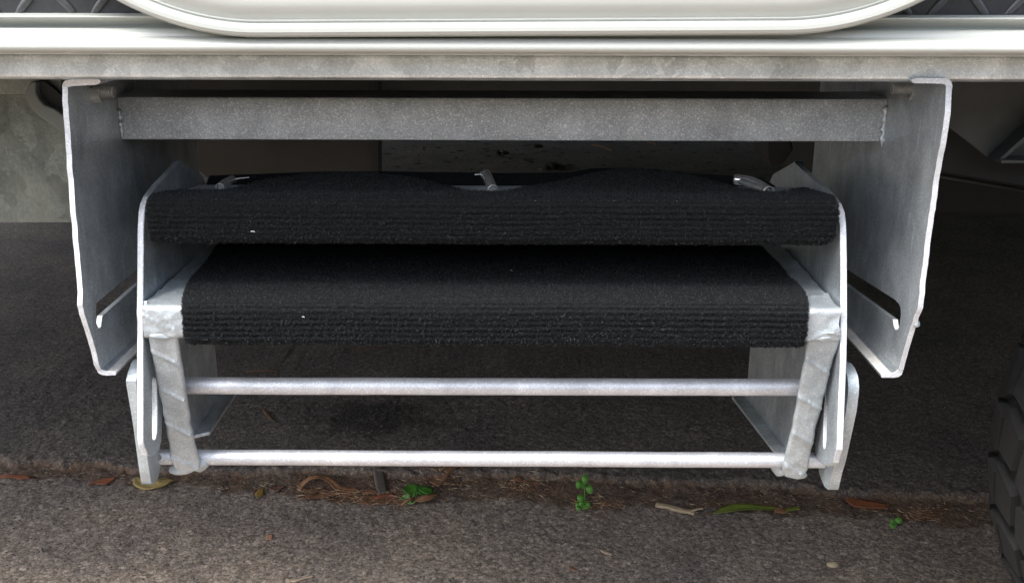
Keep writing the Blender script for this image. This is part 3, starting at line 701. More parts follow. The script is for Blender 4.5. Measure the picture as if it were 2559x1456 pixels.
# ================================================================== CARPET COVERS
def carpet_sheet(rows, leftf, rightf, nx, sub, ribf, amp, hump=None, seed=0, parent=None, name='carpet', thick=0.003, fibres=0):
    """rows: list of (Y, Z) along the section; resampled by arc length; ribs pushed out along the normal"""
    pts = [Vector((0, y, z)) for y, z in rows]
    cr = []
    k = len(pts)
    for i in range(k - 1):
        p0, p1, p2, p3 = pts[max(0, i - 1)], pts[i], pts[i + 1], pts[min(k - 1, i + 2)]
        for t in np.arange(0, 1, 0.1):
            cr.append(0.5 * ((2 * p1) + (-p0 + p2) * t + (2 * p0 - 5 * p1 + 4 * p2 - p3) * t * t + (-p0 + 3 * p1 - 3 * p2 + p3) * t ** 3))
    cr.append(pts[-1])
    arc = [0]
    for a, b in zip(cr, cr[1:]): arc.append(arc[-1] + (b - a).length)
    Lt = arc[-1]; nv = max(8, int(Lt / sub)); S_ = np.linspace(0, Lt, nv)
    Yv = np.interp(S_, arc, [p.y for p in cr]); Zv = np.interp(S_, arc, [p.z for p in cr])
    dY = np.gradient(Yv); dZ = np.gradient(Zv); ln_ = np.hypot(dY, dZ) + 1e-9
    NY, NZ = -dZ / ln_, dY / ln_                     # outward: up / toward the camera
    xl = np.array([leftf(s / Lt) for s in S_]); xr = np.array([rightf(s / Lt) for s in S_])
    U = np.linspace(0, 1, nx)
    X = xl[:, None] + (xr - xl)[:, None] * U[None, :]
    SS = np.repeat(S_[:, None], nx, 1)
    wob = vnoise(X, SS * 0 + seed * 0.37, 0.06, 20 + seed) * 0.0010 + vnoise(X, SS, 0.015, 22 + seed) * 0.0005
    per = 0.0043
    rib = np.abs(np.sin(np.pi * (SS + wob) / per)) ** 0.7
    ra = np.array([ribf(s / Lt) for s in S_])[:, None]
    SS = SS + vnoise(X, SS, 0.11, 50 + seed) * 0.0016
    ra = ra * (0.55 + 0.9 * (0.5 + vnoise(SS * 9, X * 0.25, 0.035, 51 + seed)))
    var = 0.75 + 0.5 * (np.sin(SS * 1400 + seed) * 0.5 + vnoise(X, SS, 0.02, 24 + seed))
    d = (rib - 0.6) * amp * ra * var
    d += vnoise(X, SS, 0.0016, 25 + seed) * 0.0006 + rng.normal(0, 0.00032, X.shape)
    edge = np.minimum(U, 1 - U)[None, :] * (xr - xl)[:, None]
    d -= np.maximum(0, 0.003 - edge) * 0.4
    Yg = Yv[:, None] + NY[:, None] * d; Zg = Zv[:, None] + NZ[:, None] * d
    X = X + vnoise(SS, X * 0, 0.0022, 26 + seed) * 0.0010 * np.where(edge < 0.003, 1, 0)
    if hump is not None:
        hy, hz = hump(X, SS / Lt); Yg = Yg + hy; Zg = Zg + hz
    top = np.stack([X, Yg, Zg], -1)
    bot = np.stack([X, Yg - NY[:, None] * thick, Zg - NZ[:, None] * thick], -1)
    Va = np.concatenate([top.reshape(-1, 3), bot.reshape(-1, 3)])
    idx = np.arange(nv * nx).reshape(nv, nx)
    f1 = np.stack([idx[:-1, :-1], idx[:-1, 1:], idx[1:, 1:], idx[1:, :-1]], -1).reshape(-1, 4)
    f2 = f1[:, ::-1] + nv * nx
    rim = []
    loop = list(idx[0, :]) + list(idx[1:, -1]) + list(idx[-1, ::-1][1:]) + list(idx[::-1, 0][1:-1])
    for a, b in zip(loop, loop[1:] + loop[:1]): rim.append((b, a, a + nv * nx, b + nv * nx))
    q = np.concatenate([f1, f2, np.array(rim)])
    me = bpy.data.meshes.new(name); me.vertices.add(len(Va)); me.vertices.foreach_set('co', Va.ravel().astype(np.float32))
    me.loops.add(q.size); me.loops.foreach_set('vertex_index', q.ravel().astype(np.int32))
    me.polygons.add(len(q)); me.polygons.foreach_set('loop_start', (np.arange(len(q)) * 4).astype(np.int32))
    me.update(calc_edges=True)
    o = link(name, me, M_carpet, parent, 180)
    if fibres:
        g = np.random.default_rng(40 + seed); jj = g.integers(1, nx - 1, fibres); ii = g.integers(0, nv - 1, fibres)
        nb = fibres // 12; jj[:nb] = np.where(g.random(nb) < 0.5, 0, nx - 1); ii[nb:nb * 2] = 0
        base = top[ii, jj]; nrm = np.stack([np.zeros(fibres), NY[ii], NZ[ii]], 1)
        rd = g.normal(0, 1, (fibres, 3)); dr = nrm * 0.8 + rd * 0.6; dr /= np.linalg.norm(dr, axis=1)[:, None]
        sd_ = np.cross(dr, g.normal(0, 1, (fibres, 3))); sd_ /= np.linalg.norm(sd_, axis=1)[:, None] + 1e-9
        ln2 = g.uniform(0.0007, 0.0021, fibres)[:, None]; wd = g.uniform(0.00012, 0.00026, fibres)[:, None]
        a = base - sd_ * wd; b = base + sd_ * wd; mid = base + dr * ln2 * 0.6; tip = base + dr * ln2 * 0.7 + np.cross(dr, sd_) * ln2 * 0.5
        vv = np.stack([a, b, mid + sd_ * wd, mid - sd_ * wd, tip], 1).reshape(-1, 3); k0 = np.arange(fibres)[:, None] * 5
        me2 = bpy.data.meshes.new('pile')
        fq = [tuple(q) for q in (k0 + np.array([[0, 1, 2, 3]])).tolist()] + [tuple(q) for q in (k0 + np.array([[3, 2, 4]])).tolist()]
        me2.from_pydata(vv.tolist(), [], fq); me2.update()
        p = link('pile', me2, M_fibre, o, 180); p['kind'] = 'stuff'
    return o
def Z_(py, Y): return aty(1280, py, Y).z
cov_lo = thing('lower_step_cover', 'black ribbed carpet cover wrapped over the lower tread', 'step cover', (0, 0.76, 0.44), 'black carpet step covers')
zc = zlt + 0.0035
rows = [(0.722, Z_(861, 0.722)), (0.7158, Z_(858, 0.7158)), (0.7150, Z_(838, 0.715)), (0.7150, Z_(810, 0.715)), (0.7152, Z_(786, 0.7152)), (0.7175, zc - 0.0035), (0.7225, zc - 0.0006), (0.730, zc), (0.76, zc), (0.80, zc + 0.0002), (0.85, zc), (0.90, zc)]
def rowlen(rows):
    a = [0]
    for p, q in zip(rows, rows[1:]): a.append(a[-1] + math.hypot(q[0] - p[0], q[1] - p[1]))
    return a
rl = rowlen(rows); tot = rl[-1]
def edge_fn(rows, pxs):
    """pxs: (image x, image y, world y, world z) samples -> x as a function of s"""
    rl = rowlen(rows); tot = rl[-1]; tab = []
    for px, py in pxs:
        # world x of this image point on the sheet: march the section
        best = None
        for i in range(len(rows) - 1):
            for t in np.linspace(0, 1, 30):
                y = rows[i][0] + (rows[i + 1][0] - rows[i][0]) * t; z = rows[i][1] + (rows[i + 1][1] - rows[i][1]) * t
                h = aty(px, py, y); e = abs(h.z - z)
                if best is None or e < best[0]: best = (e, (rl[i] + (rl[i + 1] - rl[i]) * t) / tot, h.x)
        tab.append((best[1], best[2]))
    tab.sort(); return lambda s: interp(s, tab)
lf = edge_fn(rows, [(467, 860), (462, 848), (458, 830), (457, 800), (455, 765), (457, 745), (463, 720), (474, 695), (490, 678), (504, 664), (517, 648), (528, 634), (540, 612)])
rf = edge_fn(rows, [(2011, 861), (2012, 850), (2018, 838), (2018, 800), (2018, 760), (2015, 738), (2008, 721), (1990, 703), (1971, 688), (1957, 670), (1947, 656), (1927, 640), (1905, 615)])
def ribf_lo(s):
    d = s * tot; return 1.0 if d < 0.050 else max(0.35, 1 - (d - 0.050) / 0.03)
o = carpet_sheet(rows, lf, rf, 560, 0.0008, ribf_lo, 0.0017, seed=1, parent=None, fibres=60000)
o.parent = cov_lo; o.matrix_parent_inverse = Matrix.Translation((0, -0.76, -0.44))

cov_up = thing('upper_step_cover', 'black ribbed carpet cover wrapped over the upper tread and held by chrome spring ends', 'step cover', (0, 0.8, 0.52), 'black carpet step covers')
def U_(o): o.parent = cov_up; o.matrix_parent_inverse = Matrix.Translation((0, -0.8, -0.52)); return o
rows_u = [(0.753, Z_(607, 0.753)), (0.7475, Z_(605, 0.7475)), (0.7450, Z_(596, 0.745)), (0.7440, Z_(570, 0.744)), (0.7440, Z_(535, 0.744)), (0.7460, Z_(512, 0.746)), (0.7515, Z_(500, 0.7515)), (0.762, Z_(490, 0.762)), (0.785, Z_(482, 0.785)), (0.82, Z_(477, 0.82)), (0.852, Z_(473.5, 0.852))]
HUMP = [(370, 500), (400, 480), (430, 473), (575, 473), (606, 465), (644, 452), (700, 442), (772, 433), (849, 428), (926, 430), (1000, 438), (1060, 448), (1123, 465), (1170, 474), (1225, 478), (1280, 473), (1308, 467), (1360, 458), (1425, 446), (1480, 432), (1530, 423), (1590, 419), (1650, 424), (1708, 432), (1770, 448), (1835, 466), (1885, 475), (1920, 478), (1960, 476), (1985, 471), (2010, 468), (2050, 475), (2090, 500)]
hx = np.array([aty(px, 450, 0.852).x for px, _ in HUMP]); hzv = np.array([aty(px, py, 0.852).z for px, py in HUMP]) - Z_(473.5, 0.852)
def hump_u(X, s):
    h = np.interp(X, hx, hzv); w_ = np.clip((s - 0.50) / 0.5, 0, 1) ** 1.5
    return 0 * X, h * w_
lu = edge_fn(rows_u, [(392, 607), (384, 604), (377, 597), (371, 580), (367, 550), (366, 525), (368, 505), (375, 492), (395, 481)])
ru = edge_fn(rows_u, [(2068, 608), (2078, 604), (2086, 594), (2091, 575), (2095, 545), (2095, 520), (2092, 503), (2082, 490), (2068, 482)])
totu = rowlen(rows_u)[-1]
def ribf_up(s): d = s * totu; return 1.0 if d < 0.045 else max(0.1, 1 - (d - 0.045) / 0.02)
U_(carpet_sheet(rows_u, lu, ru, 600, 0.0008, ribf_up, 0.0018, hump=hump_u, seed=2, fibres=50000))
# slack rear edge of the same carpet, turned up behind the tread
BACK = [(505, 470), (520, 440), (640, 436), (800, 428), (952, 425), (1123, 428), (1274, 432), (1425, 432), (1476, 423), (1560, 420), (1650, 423), (1720, 432), (1800, 436), (1900, 440), (1950, 470)]
rows_b = [(0.892, Z_(520, 0.892)), (0.890, Z_(490, 0.890)), (0.889, Z_(460, 0.889)), (0.890, Z_(440, 0.890))]
bx = np.array([aty(px, 440, 0.89).x for px, _ in BACK]); bz = np.array([aty(px, py, 0.89).z for px, py in BACK]) - Z_(440, 0.89)
def hump_b(X, s): return 0.004 * np.sin(X * 19), np.interp(X, bx, bz) * np.clip(s, 0, 1)
U_(carpet_sheet(rows_b, lambda s: bx[0], lambda s: bx[-1], 420, 0.0012, lambda s: 0, 0, hump=hump_b, seed=3, name='rear_flap'))
# chrome spring ends
def spring(name, pts, r, wire):
    ps = [Vector(aty(px, py, Y)) for px, py, Y in pts]
    fine_ = []
    for i in range(len(ps) - 1):
        for t in np.linspace(0, 1, 8, endpoint=False): fine_.append(ps[i].lerp(ps[i + 1], t))
    fine_.append(ps[-1])
    for _ in range(4): fine_ = [fine_[0]] + [(fine_[i - 1] + fine_[i] * 2 + fine_[i + 1]) / 4 for i in range(1, len(fine_) - 1)] + [fine_[-1]]
    n = len(fine_); vs, fs = [], []
    o = tube(name, fine_, r, M_chrome, None, 18, cap=False)
    sm = o.modifiers.new('wall', 'SOLIDIFY'); sm.thickness = 0.0005; sm.offset = -1
    U_(o)
    c = tube('spring_core', [fine_[0] + (fine_[1] - fine_[0]) * 0.8, fine_[-1] - (fine_[-1] - fine_[-2]) * 0.8], r * 0.6, M_bolt, None, 10); c.parent = o
    if wire:
        wr = tube('wire', [aty(*p) for p in wire], 0.0007, M_chrome, None, 8); wr.parent = o
spring('spring_end', [(549, 468, 0.842), (562, 457, 0.856), (582, 447, 0.872)], 0.0036, [(578, 449, 0.868), (600, 445, 0.872), (622, 443, 0.875)])
spring('spring_end', [(1232, 474, 0.838), (1226, 458, 0.852), (1217, 441, 0.868), (1211, 434, 0.876)], 0.0044, [(1216, 438, 0.872), (1200, 435, 0.872), (1186, 436, 0.87)])
spring('spring_end', [(1921, 479, 0.836), (1902, 465, 0.852), (1874, 452, 0.862), (1836, 448, 0.868)], 0.0047, None)

# ================================================================== LITTER AND WEEDS
def leafmat(name, col, var=0.25, rough=0.6):
    m = simple(name, col, rough, var=var, scale=140, bmp=0.5, bd=0.0012); return m
M_yleaf = leafmat('yellow_leaf', (0.50, 0.36, 0.13)); M_tan = leafmat('tan_bark', (0.30, 0.15, 0.075)); M_orange = leafmat('orange_bark', (0.32, 0.11, 0.045))
M_red = leafmat('red_bark', (0.30, 0.07, 0.04)); M_grey = leafmat('grey_bark', (0.13, 0.105, 0.085)); M_brown = leafmat('brown_bark', (0.19, 0.10, 0.055))
M_straw = leafmat('straw', (0.55, 0.42, 0.27)); M_green = leafmat('green_leaf', (0.07, 0.20, 0.03), 0.2, 0.4); M_pale = leafmat('pale_green_leaf', (0.22, 0.36, 0.12))
M_olive = leafmat('olive_leaf', (0.17, 0.21, 0.035)); M_weed = leafmat('weed_leaf', (0.10, 0.27, 0.035), 0.2, 0.45); M_chip = leafmat('pale_chip', (0.50, 0.38, 0.27)); M_darkbit = leafmat('dark_bit', (0.03, 0.025, 0.02))
WF = 1.55
def strip(name, pts, widths, m, lift=None, label=None, cat=None, curl=0.0, group=None, jag=0.0, thick=0.0006, parent=None, nw=4, per=5, far=False):
    """leaf or bark ribbon lying on the ground along image points"""
    base = []
    for i, q in enumerate(pts):
        up = (lift[i] if lift else 0.0015) + 0.0012
        # intersect with the height it stands at, so its place is right
        g = atz(q[0], q[1], up); base.append(Vector((g.x, g.y, up + (gz(g.x, g.y) if not far else 0.0))))
    fine_, ws = [], []
    for i in range(len(base) - 1):
        for t in np.linspace(0, 1, per, endpoint=False): fine_.append(base[i].lerp(base[i + 1], t)); ws.append(widths[i] + (widths[i + 1] - widths[i]) * t)
    fine_.append(base[-1]); ws.append(widths[-1])
    for _ in range(2): fine_ = [fine_[0]] + [(fine_[i - 1] + fine_[i] * 2 + fine_[i + 1]) / 4 for i in range(1, len(fine_) - 1)] + [fine_[-1]]
    vs, fs = [], []; n = len(fine_); c0 = base[0]
    for i, p in enumerate(fine_):
        t = (fine_[min(n - 1, i + 1)] - fine_[max(0, i - 1)]); t.z = 0; t = t.normalized() if t.length > 1e-9 else Vector((1, 0, 0)); s = Vector((-t.y, t.x, 0))
        for k in range(nw + 1):
            u = k / nw - 0.5; ww = ws[i] * WF * (1 + (rnd.uniform(-jag, jag) if k in (0, nw) else 0))
            vs.append(p + s * u * ww + Vector((0, 0, curl * (u * 2) ** 2 * ws[i] + rnd.uniform(-1, 1) * 0.0003)) - c0)
    for i in range(n - 1):
        for k in range(nw): a = i * (nw + 1) + k; fs.append((a, a + 1, a + nw + 2, a + nw + 1))
    o = pyd(name, vs, fs, m, parent, 180); sm = o.modifiers.new('thickness', 'SOLIDIFY'); sm.thickness = thick; sm.offset = 1
    o.location = c0
    if label: tag(o, label, cat, group)
    return o
mm = 0.001
strip('fallen_leaf', [(339, 1190), (350, 1203), (375, 1211), (400, 1208), (420, 1198), (433, 1196)], [3*mm, 14*mm, 20*mm, 18*mm, 10*mm, 1*mm], M_yleaf, label='pale yellow oval leaf lying below the left foot of the step', cat='leaf', curl=0.15)
strip('bark_piece', [(-20, 1184), (20, 1185), (50, 1187), (76, 1188)], [5*mm, 7*mm, 9*mm, 3*mm], M_orange, label='orange bark sliver cut by the left edge of the picture', cat='bark', jag=0.3)
strip('fallen_leaf', [(217, 1211), (238, 1201), (262, 1198), (288, 1190)], [1*mm, 5*mm, 13*mm, 3*mm], M_orange, label='orange brown leaf with yellow tip in the dirt left of the foot', cat='leaf', jag=0.2)
strip('bark_curl', [(746, 1222), (756, 1206), (774, 1192), (795, 1187), (812, 1186), (830, 1200), (842, 1214), (868, 1220), (892, 1216)], [4*mm, 5*mm, 6*mm, 6*mm, 6*mm, 6*mm, 7*mm, 6*mm, 2*mm], M_tan, lift=[0.001, 0.006, 0.012, 0.014, 0.013, 0.008, 0.004, 0.002, 0.003], label='curled orange brown bark ribbon arching off the dirt', cat='bark', curl=0.25, jag=0.1)
strip('bark_piece', [(748, 1243), (790, 1234), (830, 1226), (862, 1222)], [1*mm, 7*mm, 8*mm, 4*mm], M_tan, label='flat tan bark shard pointing left under the curled ribbon', cat='bark', jag=0.3)
strip('bark_piece', [(756, 1218), (800, 1219), (840, 1222), (866, 1222)], [5*mm, 8*mm, 7*mm, 4*mm], M_brown, label='brown bark strip lying inside the curled ribbon', cat='bark', jag=0.2)
strip('bark_piece', [(868, 1228), (880, 1222), (893, 1215)], [8*mm, 7*mm, 3*mm], M_tan, label='short tan bark wedge at the right end of the curled ribbon', cat='bark', jag=0.2)
strip('bark_stick', [(940, 1158), (947, 1180), (952, 1205), (957, 1226)], [9*mm, 10*mm, 10*mm, 8*mm], M_grey, lift=[0.004, 0.003, 0.002, 0.001], label='grey flat stick pointing out from below the lower rod', cat='stick', thick=0.0015, jag=0.1)
strip('bark_piece', [(936, 1232), (958, 1233), (984, 1231)], [5*mm, 9*mm, 5*mm], M_red, lift=[0.002, 0.004, 0.003], label='red brown bark chip left of the green leaf', cat='bark', jag=0.2)
strip('fallen_leaf', [(925, 1257), (955, 1249), (985, 1240), (1012, 1235)], [3*mm, 12*mm, 12*mm, 2*mm], M_brown, label='long brown leaf lying left of the green leaves', cat='leaf', curl=0.1)
strip('bark_piece', [(893, 1256), (915, 1251), (926, 1262)], [1*mm, 4*mm, 1*mm], M_tan, label='thin forked tan splinter at the edge of the litter heap', cat='bark')
strip('bark_piece', [(1055, 0), (0, 0)] if False else [(1089, 1206), (1104, 1194), (1122, 1180), (1144, 1165)], [8*mm, 10*mm, 8*mm, 4*mm], M_brown, label='brown bark strip leaning up behind the green leaves', cat='bark', jag=0.2)
strip('bark_piece', [(900, 1222), (925, 1222), (944, 1224)], [4*mm, 9*mm, 4*mm], M_tan, label='tan bark flake beside the grey stick', cat='bark', jag=0.3)
gl = thing('green_sprig', 'torn bright green leaves lying on the dirt near the middle', 'leaf', gp(1035, 1235))
def leafchild(par, *a, **k):
    o = strip(*a, **k); o.parent = par; o.matrix_parent_inverse = Matrix.Translation(-par.location); return o
leafchild(gl, 'leaf', [(1017, 1211), (1026, 1219), (1033, 1229), (1036, 1238)], [4*mm, 17*mm, 15*mm, 3*mm], M_green, lift=[0.010, 0.009, 0.006, 0.003], curl=0.2)
leafchild(gl, 'leaf', [(1040, 1212), (1056, 1222), (1074, 1232), (1090, 1240)], [3*mm, 15*mm, 17*mm, 3*mm], M_green, lift=[0.010, 0.010, 0.007, 0.002], curl=0.2)
leafchild(gl, 'leaf', [(1046, 1214), (1062, 1219), (1078, 1228), (1087, 1236)], [3*mm, 12*mm, 12*mm, 3*mm], M_green, lift=[0.011, 0.013, 0.009, 0.003], curl=0.1)
leafchild(gl, 'stem', [(1045, 1211), (1038, 1226), (1031, 1240)], [1.5*mm, 1.5*mm, 1.2*mm], M_green, lift=[0.013, 0.012, 0.006], thick=0.001)
leafchild(gl, 'leaf', [(1003, 1240), (1012, 1245), (1022, 1252)], [5*mm, 10*mm, 4*mm], M_pale, lift=[0.004, 0.004, 0.002], curl=0.5)
leafchild(gl, 'leaf', [(1020, 1256), (1030, 1256), (1035, 1249)], [4*mm, 7*mm, 5*mm], M_pale, lift=[0.003, 0.004, 0.003], curl=0.5)
strip('fallen_leaf', [(1036, 1249), (1055, 1247), (1075, 1240), (1094, 1232)], [4*mm, 10*mm, 9*mm, 1*mm], M_tan, lift=[0.006, 0.009, 0.011, 0.009], label='tan leaf lying across the green sprig', cat='leaf', curl=0.15)
strip('bark_piece', [(1002, 1259), (1015, 1250), (1031, 1240)], [2*mm, 4*mm, 2*mm], M_tan, lift=[0.003, 0.007, 0.009], label='narrow tan splinter crossing the pale green leaf', cat='bark')
strip('twig', [(1278, 1193), (1300, 1199), (1350, 1205)], [2*mm, 4*mm, 3*mm], M_tan, label='thin tan twig on the dirt left of the tall weed', cat='twig')
strip('bark_piece', [(1285, 1189), (1295, 1191), (1302, 1196)], [3*mm, 7*mm, 3*mm], M_tan, label='small tan flake above the thin twig', cat='bark', jag=0.3)
strip('bark_piece', [(1425, 1239), (1440, 1240), (1456, 1243)], [2*mm, 6*mm, 4*mm], M_tan, label='tan splinter behind the tall weed', cat='bark')
tw = thing('dry_stalk', 'pale straw coloured broken stalk with a side twig on the dirt', 'stalk', gp(1690, 1265))
leafchild(tw, 'stalk', [(1639, 1254), (1665, 1260), (1700, 1267), (1736, 1277)], [5*mm, 6*mm, 6*mm, 6*mm], M_straw, lift=[0.004, 0.003, 0.003, 0.002], thick=0.003, jag=0.15)
leafchild(tw, 'side_twig', [(1728, 1272), (1742, 1269), (1756, 1266)], [1.5*mm, 2*mm, 2*mm], M_straw, lift=[0.004, 0.004, 0.004], thick=0.0015)
gg = thing('long_leaf', 'long narrow olive green leaf with a tan patch, right of the straw stalk', 'leaf', gp(1880, 1270))
leafchild(gg, 'blade', [(1784, 1281), (1806, 1276), (1840, 1268), (1880, 1265), (1915, 1267), (1942, 1268)], [1*mm, 8*mm, 12*mm, 10*mm, 7*mm, 6*mm], M_olive, lift=[0.002, 0.003, 0.005, 0.006, 0.005, 0.004], curl=0.25)
leafchild(gg, 'dry_patch', [(1936, 1267.5), (1950, 1270), (1966, 1271)], [8*mm, 12*mm, 6*mm], M_tan, lift=[0.005, 0.005, 0.004], jag=0.2)
leafchild(gg, 'tip', [(1963, 1270), (1980, 1269), (1997, 1266)], [6*mm, 5*mm, 6*mm], M_olive, lift=[0.004, 0.004, 0.005])
leafchild(gg, 'leaf_stalk', [(1750, 1283), (1768, 1282), (1786, 1280)], [1*mm, 1.2*mm, 1.5*mm], M_brown)
strip('bark_piece', [(2118, 1241), (2145, 1251), (2180, 1255), (2218, 1260)], [7*mm, 17*mm, 13*mm, 9*mm], M_orange, label='broad orange brown bark chip right of the right foot', cat='bark', jag=0.15, curl=0.1)
strip('fallen_leaf', [(2301, 1274), (2325, 1278), (2348, 1277), (2372, 1272)], [2*mm, 8*mm, 9*mm, 2*mm], M_brown, label='dull tan dry leaf nearest the tyre', cat='leaf', curl=0.2, jag=0.1)
strip('fallen_leaf', [(641, 1241), (648, 1231), (655, 1219)], [1*mm, 8*mm, 4*mm], leafmat('ochre_leaf', (0.26, 0.16, 0.03)), label='tiny ochre yellow leaf in the dirt left of the curled ribbon', cat='leaf')
strip('fallen_leaf', [(672, 1216), (690, 1215), (712, 1211)], [4*mm, 12*mm, 2*mm], leafmat('dusky_leaf', (0.17, 0.085, 0.06)), label='dusky pink brown leaf right of the tiny ochre leaf', cat='leaf')
strip('bark_chip', [(665, 1340), (681, 1339)], [8*mm, 8*mm], leafmat('pink_chip', (0.42, 0.22, 0.14)), label='small pinkish square chip on the foreground asphalt', cat='chip', thick=0.001)
strip('bark_chip', [(1502, 1374), (1512, 1378), (1530, 1384)], [2*mm, 4*mm, 2*mm], M_chip, label='small pale splinter on the foreground asphalt below the tall weed', cat='chip', thick=0.001)
strip('bark_chip', [(1423, 1415), (1431, 1420), (1440, 1424)], [2*mm, 3.5*mm, 2*mm], M_tan, label='small tan splinter near the bottom edge left of the pale one', cat='chip')
strip('straw_bit', [(715, 1446), (735, 1449), (755, 1443), (785, 1437)], [2*mm, 4*mm, 2*mm, 1*mm], M_chip, label='pale curved straw fragment at the bottom edge', cat='straw')
strip('twig', [(616, 937), (650, 935), (697, 935)], [2*mm, 4*mm, 3*mm], M_tan, label='thin tan twig just above the upper rod at left', cat='twig')
strip('twig', [(880, 884), (905, 880), (925, 876), (940, 880)], [3*mm, 5*mm, 4*mm, 2*mm], M_brown, label='brown twig scrap on the dark asphalt below the lower carpet', cat='twig', jag=0.3)
strip('twig', [(660, 1030), (668, 1042), (682, 1058)], [3*mm, 5*mm, 2*mm], M_brown, label='short brown splinter seen between the two rods at left', cat='twig')
# pale stone
bm = bmesh.new(); bmesh.ops.create_icosphere(bm, subdivisions=2, radius=1); c = gp(2081, 1409, 0.002)
for v in bm.verts: v.co = Vector((v.co.x * 0.0075, v.co.y * 0.006, v.co.z * 0.003)) * (1 + 0.3 * noise.noise(v.co * 2))
me = bpy.data.meshes.new('pale_stone'); bm.to_mesh(me); bm.free(); o = link('pale_stone', me, leafmat('pale_stone', (0.5, 0.4, 0.25)), smooth=60); o.location = c
tag(o, 'pale yellowish pebble on the foreground asphalt at right', 'pebble')

def weed(label, root_px, stem_px, leaves, name='weed'):
    g = gp(*root_px); t = thing(name, label, 'weed', g)
    def pt(px, py, dy=0.0):
        p = aty(px, py, g.y + dy); return p
    if len(stem_px) > 1:
        o = tube('stem', [pt(*q) for q in stem_px], 0.0008, M_weed, None, 6); o.parent = t; o.matrix_parent_inverse = Matrix.Translation(-g)
    for (px, py, rw, rh, dy, ang) in leaves:
        c = pt(px, py, dy)
        if c.z < gz(c.x, c.y) + 0.003: c.z = gz(c.x, c.y) + 0.003
        vs = [Vector((0, 0, 0))]; k = 12
        for i in range(k):
            a = 2 * math.pi * i / k; r = 1 - 0.12 * math.cos(2 * a)
            vs.append(Vector((math.cos(a) * rw * r, math.sin(a) * rh * 0.62 * r, math.sin(a) * rh * 0.78 * r + 0.0008 * math.cos(a * 2))))
        Rz = Matrix.Rotation(math.radians(ang), 3, 'Y'); vs = [Rz @ v + c - g for v in vs]
        o = pyd('leaf', vs, [(0, i + 1, (i + 1) % k + 1) for i in range(k)], M_weed, t, 180)
        sm = o.modifiers.new('thickness', 'SOLIDIFY'); sm.thickness = 0.0005
weed('taller bright green weed with round leaves growing in the dirt strip', (1460, 1262),
     [(1457, 1262), (1462, 1245), (1461, 1225), (1461, 1205)],
     [(1462, 1195, 5.0*mm, 6.2*mm, 0, 0), (1447, 1208, 5.2*mm, 5.5*mm, -.004, 20), (1455, 1209, 4.6*mm, 5*mm, -.002, -20), (1472, 1219, 5.4*mm, 6.5*mm, -.003, -25), (1451, 1242, 5.6*mm, 5*mm, -.004, 10),
      (1445, 1260, 4.4*mm, 4.4*mm, -.004, 0), (1454, 1254, 4*mm, 4.6*mm, -.004, 20), (1467, 1259, 4.8*mm, 4.2*mm, -.004, -20), (1456, 1263, 4.5*mm, 4.5*mm, -.006, 0), (1446, 1272, 4.2*mm, 3.4*mm, -.01, 10), (1465, 1270, 3.6*mm, 2.6*mm, -.008, -10)])
weed('tiny green seedling with a few round leaves near the right edge', (2232, 1312),
     [(2224, 1316), (2234, 1306), (2243, 1300)],
     [(2246, 1298, 4.8*mm, 4.2*mm, 0, -20), (2230, 1300, 3.0*mm, 3.2*mm, 0, 10), (2235, 1306, 3.8*mm, 3.0*mm, -.002, 0), (2226, 1311, 3.0*mm, 2.4*mm, -.002, 0), (2231, 1322, 4.4*mm, 4.0*mm, -.006, 10)], 'seedling')

for (px, py, y_, ln_mm, lab) in [(627, 578, 0.742, 3.0, 'fine white hair of lint on the upper tread cover'), (755, 791, 0.7132, 1.8, 'white fleck of lint on the lower cover near its left end'), (1276, 675, 0.80, 1.4, 'tiny white fleck of lint on top of the lower cover')]:
    p = aty(px, py, y_)
    if abs(p.z - zc) < 0.02 and y_ > 0.75: p = atz(px, py, zc + 0.001)
    o = tube('lint', [p, p + Vector((ln_mm * 0.5 * mm, -0.0004, 0.0004)), p + Vector((ln_mm * mm, 0, -0.0003))], 0.00025, leafmat('lint', (0.7, 0.7, 0.68)), None, 6); tag(o, lab, 'lint')
# unseen hedges added either side to block low sky light: the near one stands in for green surroundings reflected in the white mouldings, the far one closes off the sky beyond the caravan
M_added_hedge = simple('added_hedge_leaves', (0.05, 0.085, 0.035), 0.7, var=0.6, scale=14, bmp=1, bd=0.05)
def added_hedge(y0, sgn, seed, label, ht=3.0):
    vs, fs = [], []; nu, nvv = 200, 50
    for j in range(nvv + 1):
        for i in range(nu + 1):
            x = -12 + 24 * i / nu; t = j / nvv; z = ht * min(1, t / 0.7); y = y0 + sgn * (0 if t < 0.7 else (t - 0.7) / 0.3 * 1.6)
            q = Vector((x * 1.3 + seed, z * 1.3, t * 3)); d = noise.noise(q) * 0.35 + noise.noise(q * 4) * 0.16 + rnd.uniform(-.05, .05)
            vs.append((x, y + d, max(0, z + (d * 0.6 if t > 0.1 else 0))))
    for j in range(nvv):
        for i in range(nu): a = j * (nu + 1) + i; fs.append((a, a + 1, a + nu + 2, a + nu + 1))
    tag(pyd('added_hedge', vs, fs, M_added_hedge, smooth=None), label, 'added_hedge')
added_hedge(-5.6, -1, 0, 'unseen greenery added behind the camera to block low sky and reflect green', 2.3)
added_hedge(9.5, 1, 40, 'unseen low greenery added beyond the caravan to block sky and darken the far ground', 1.5)
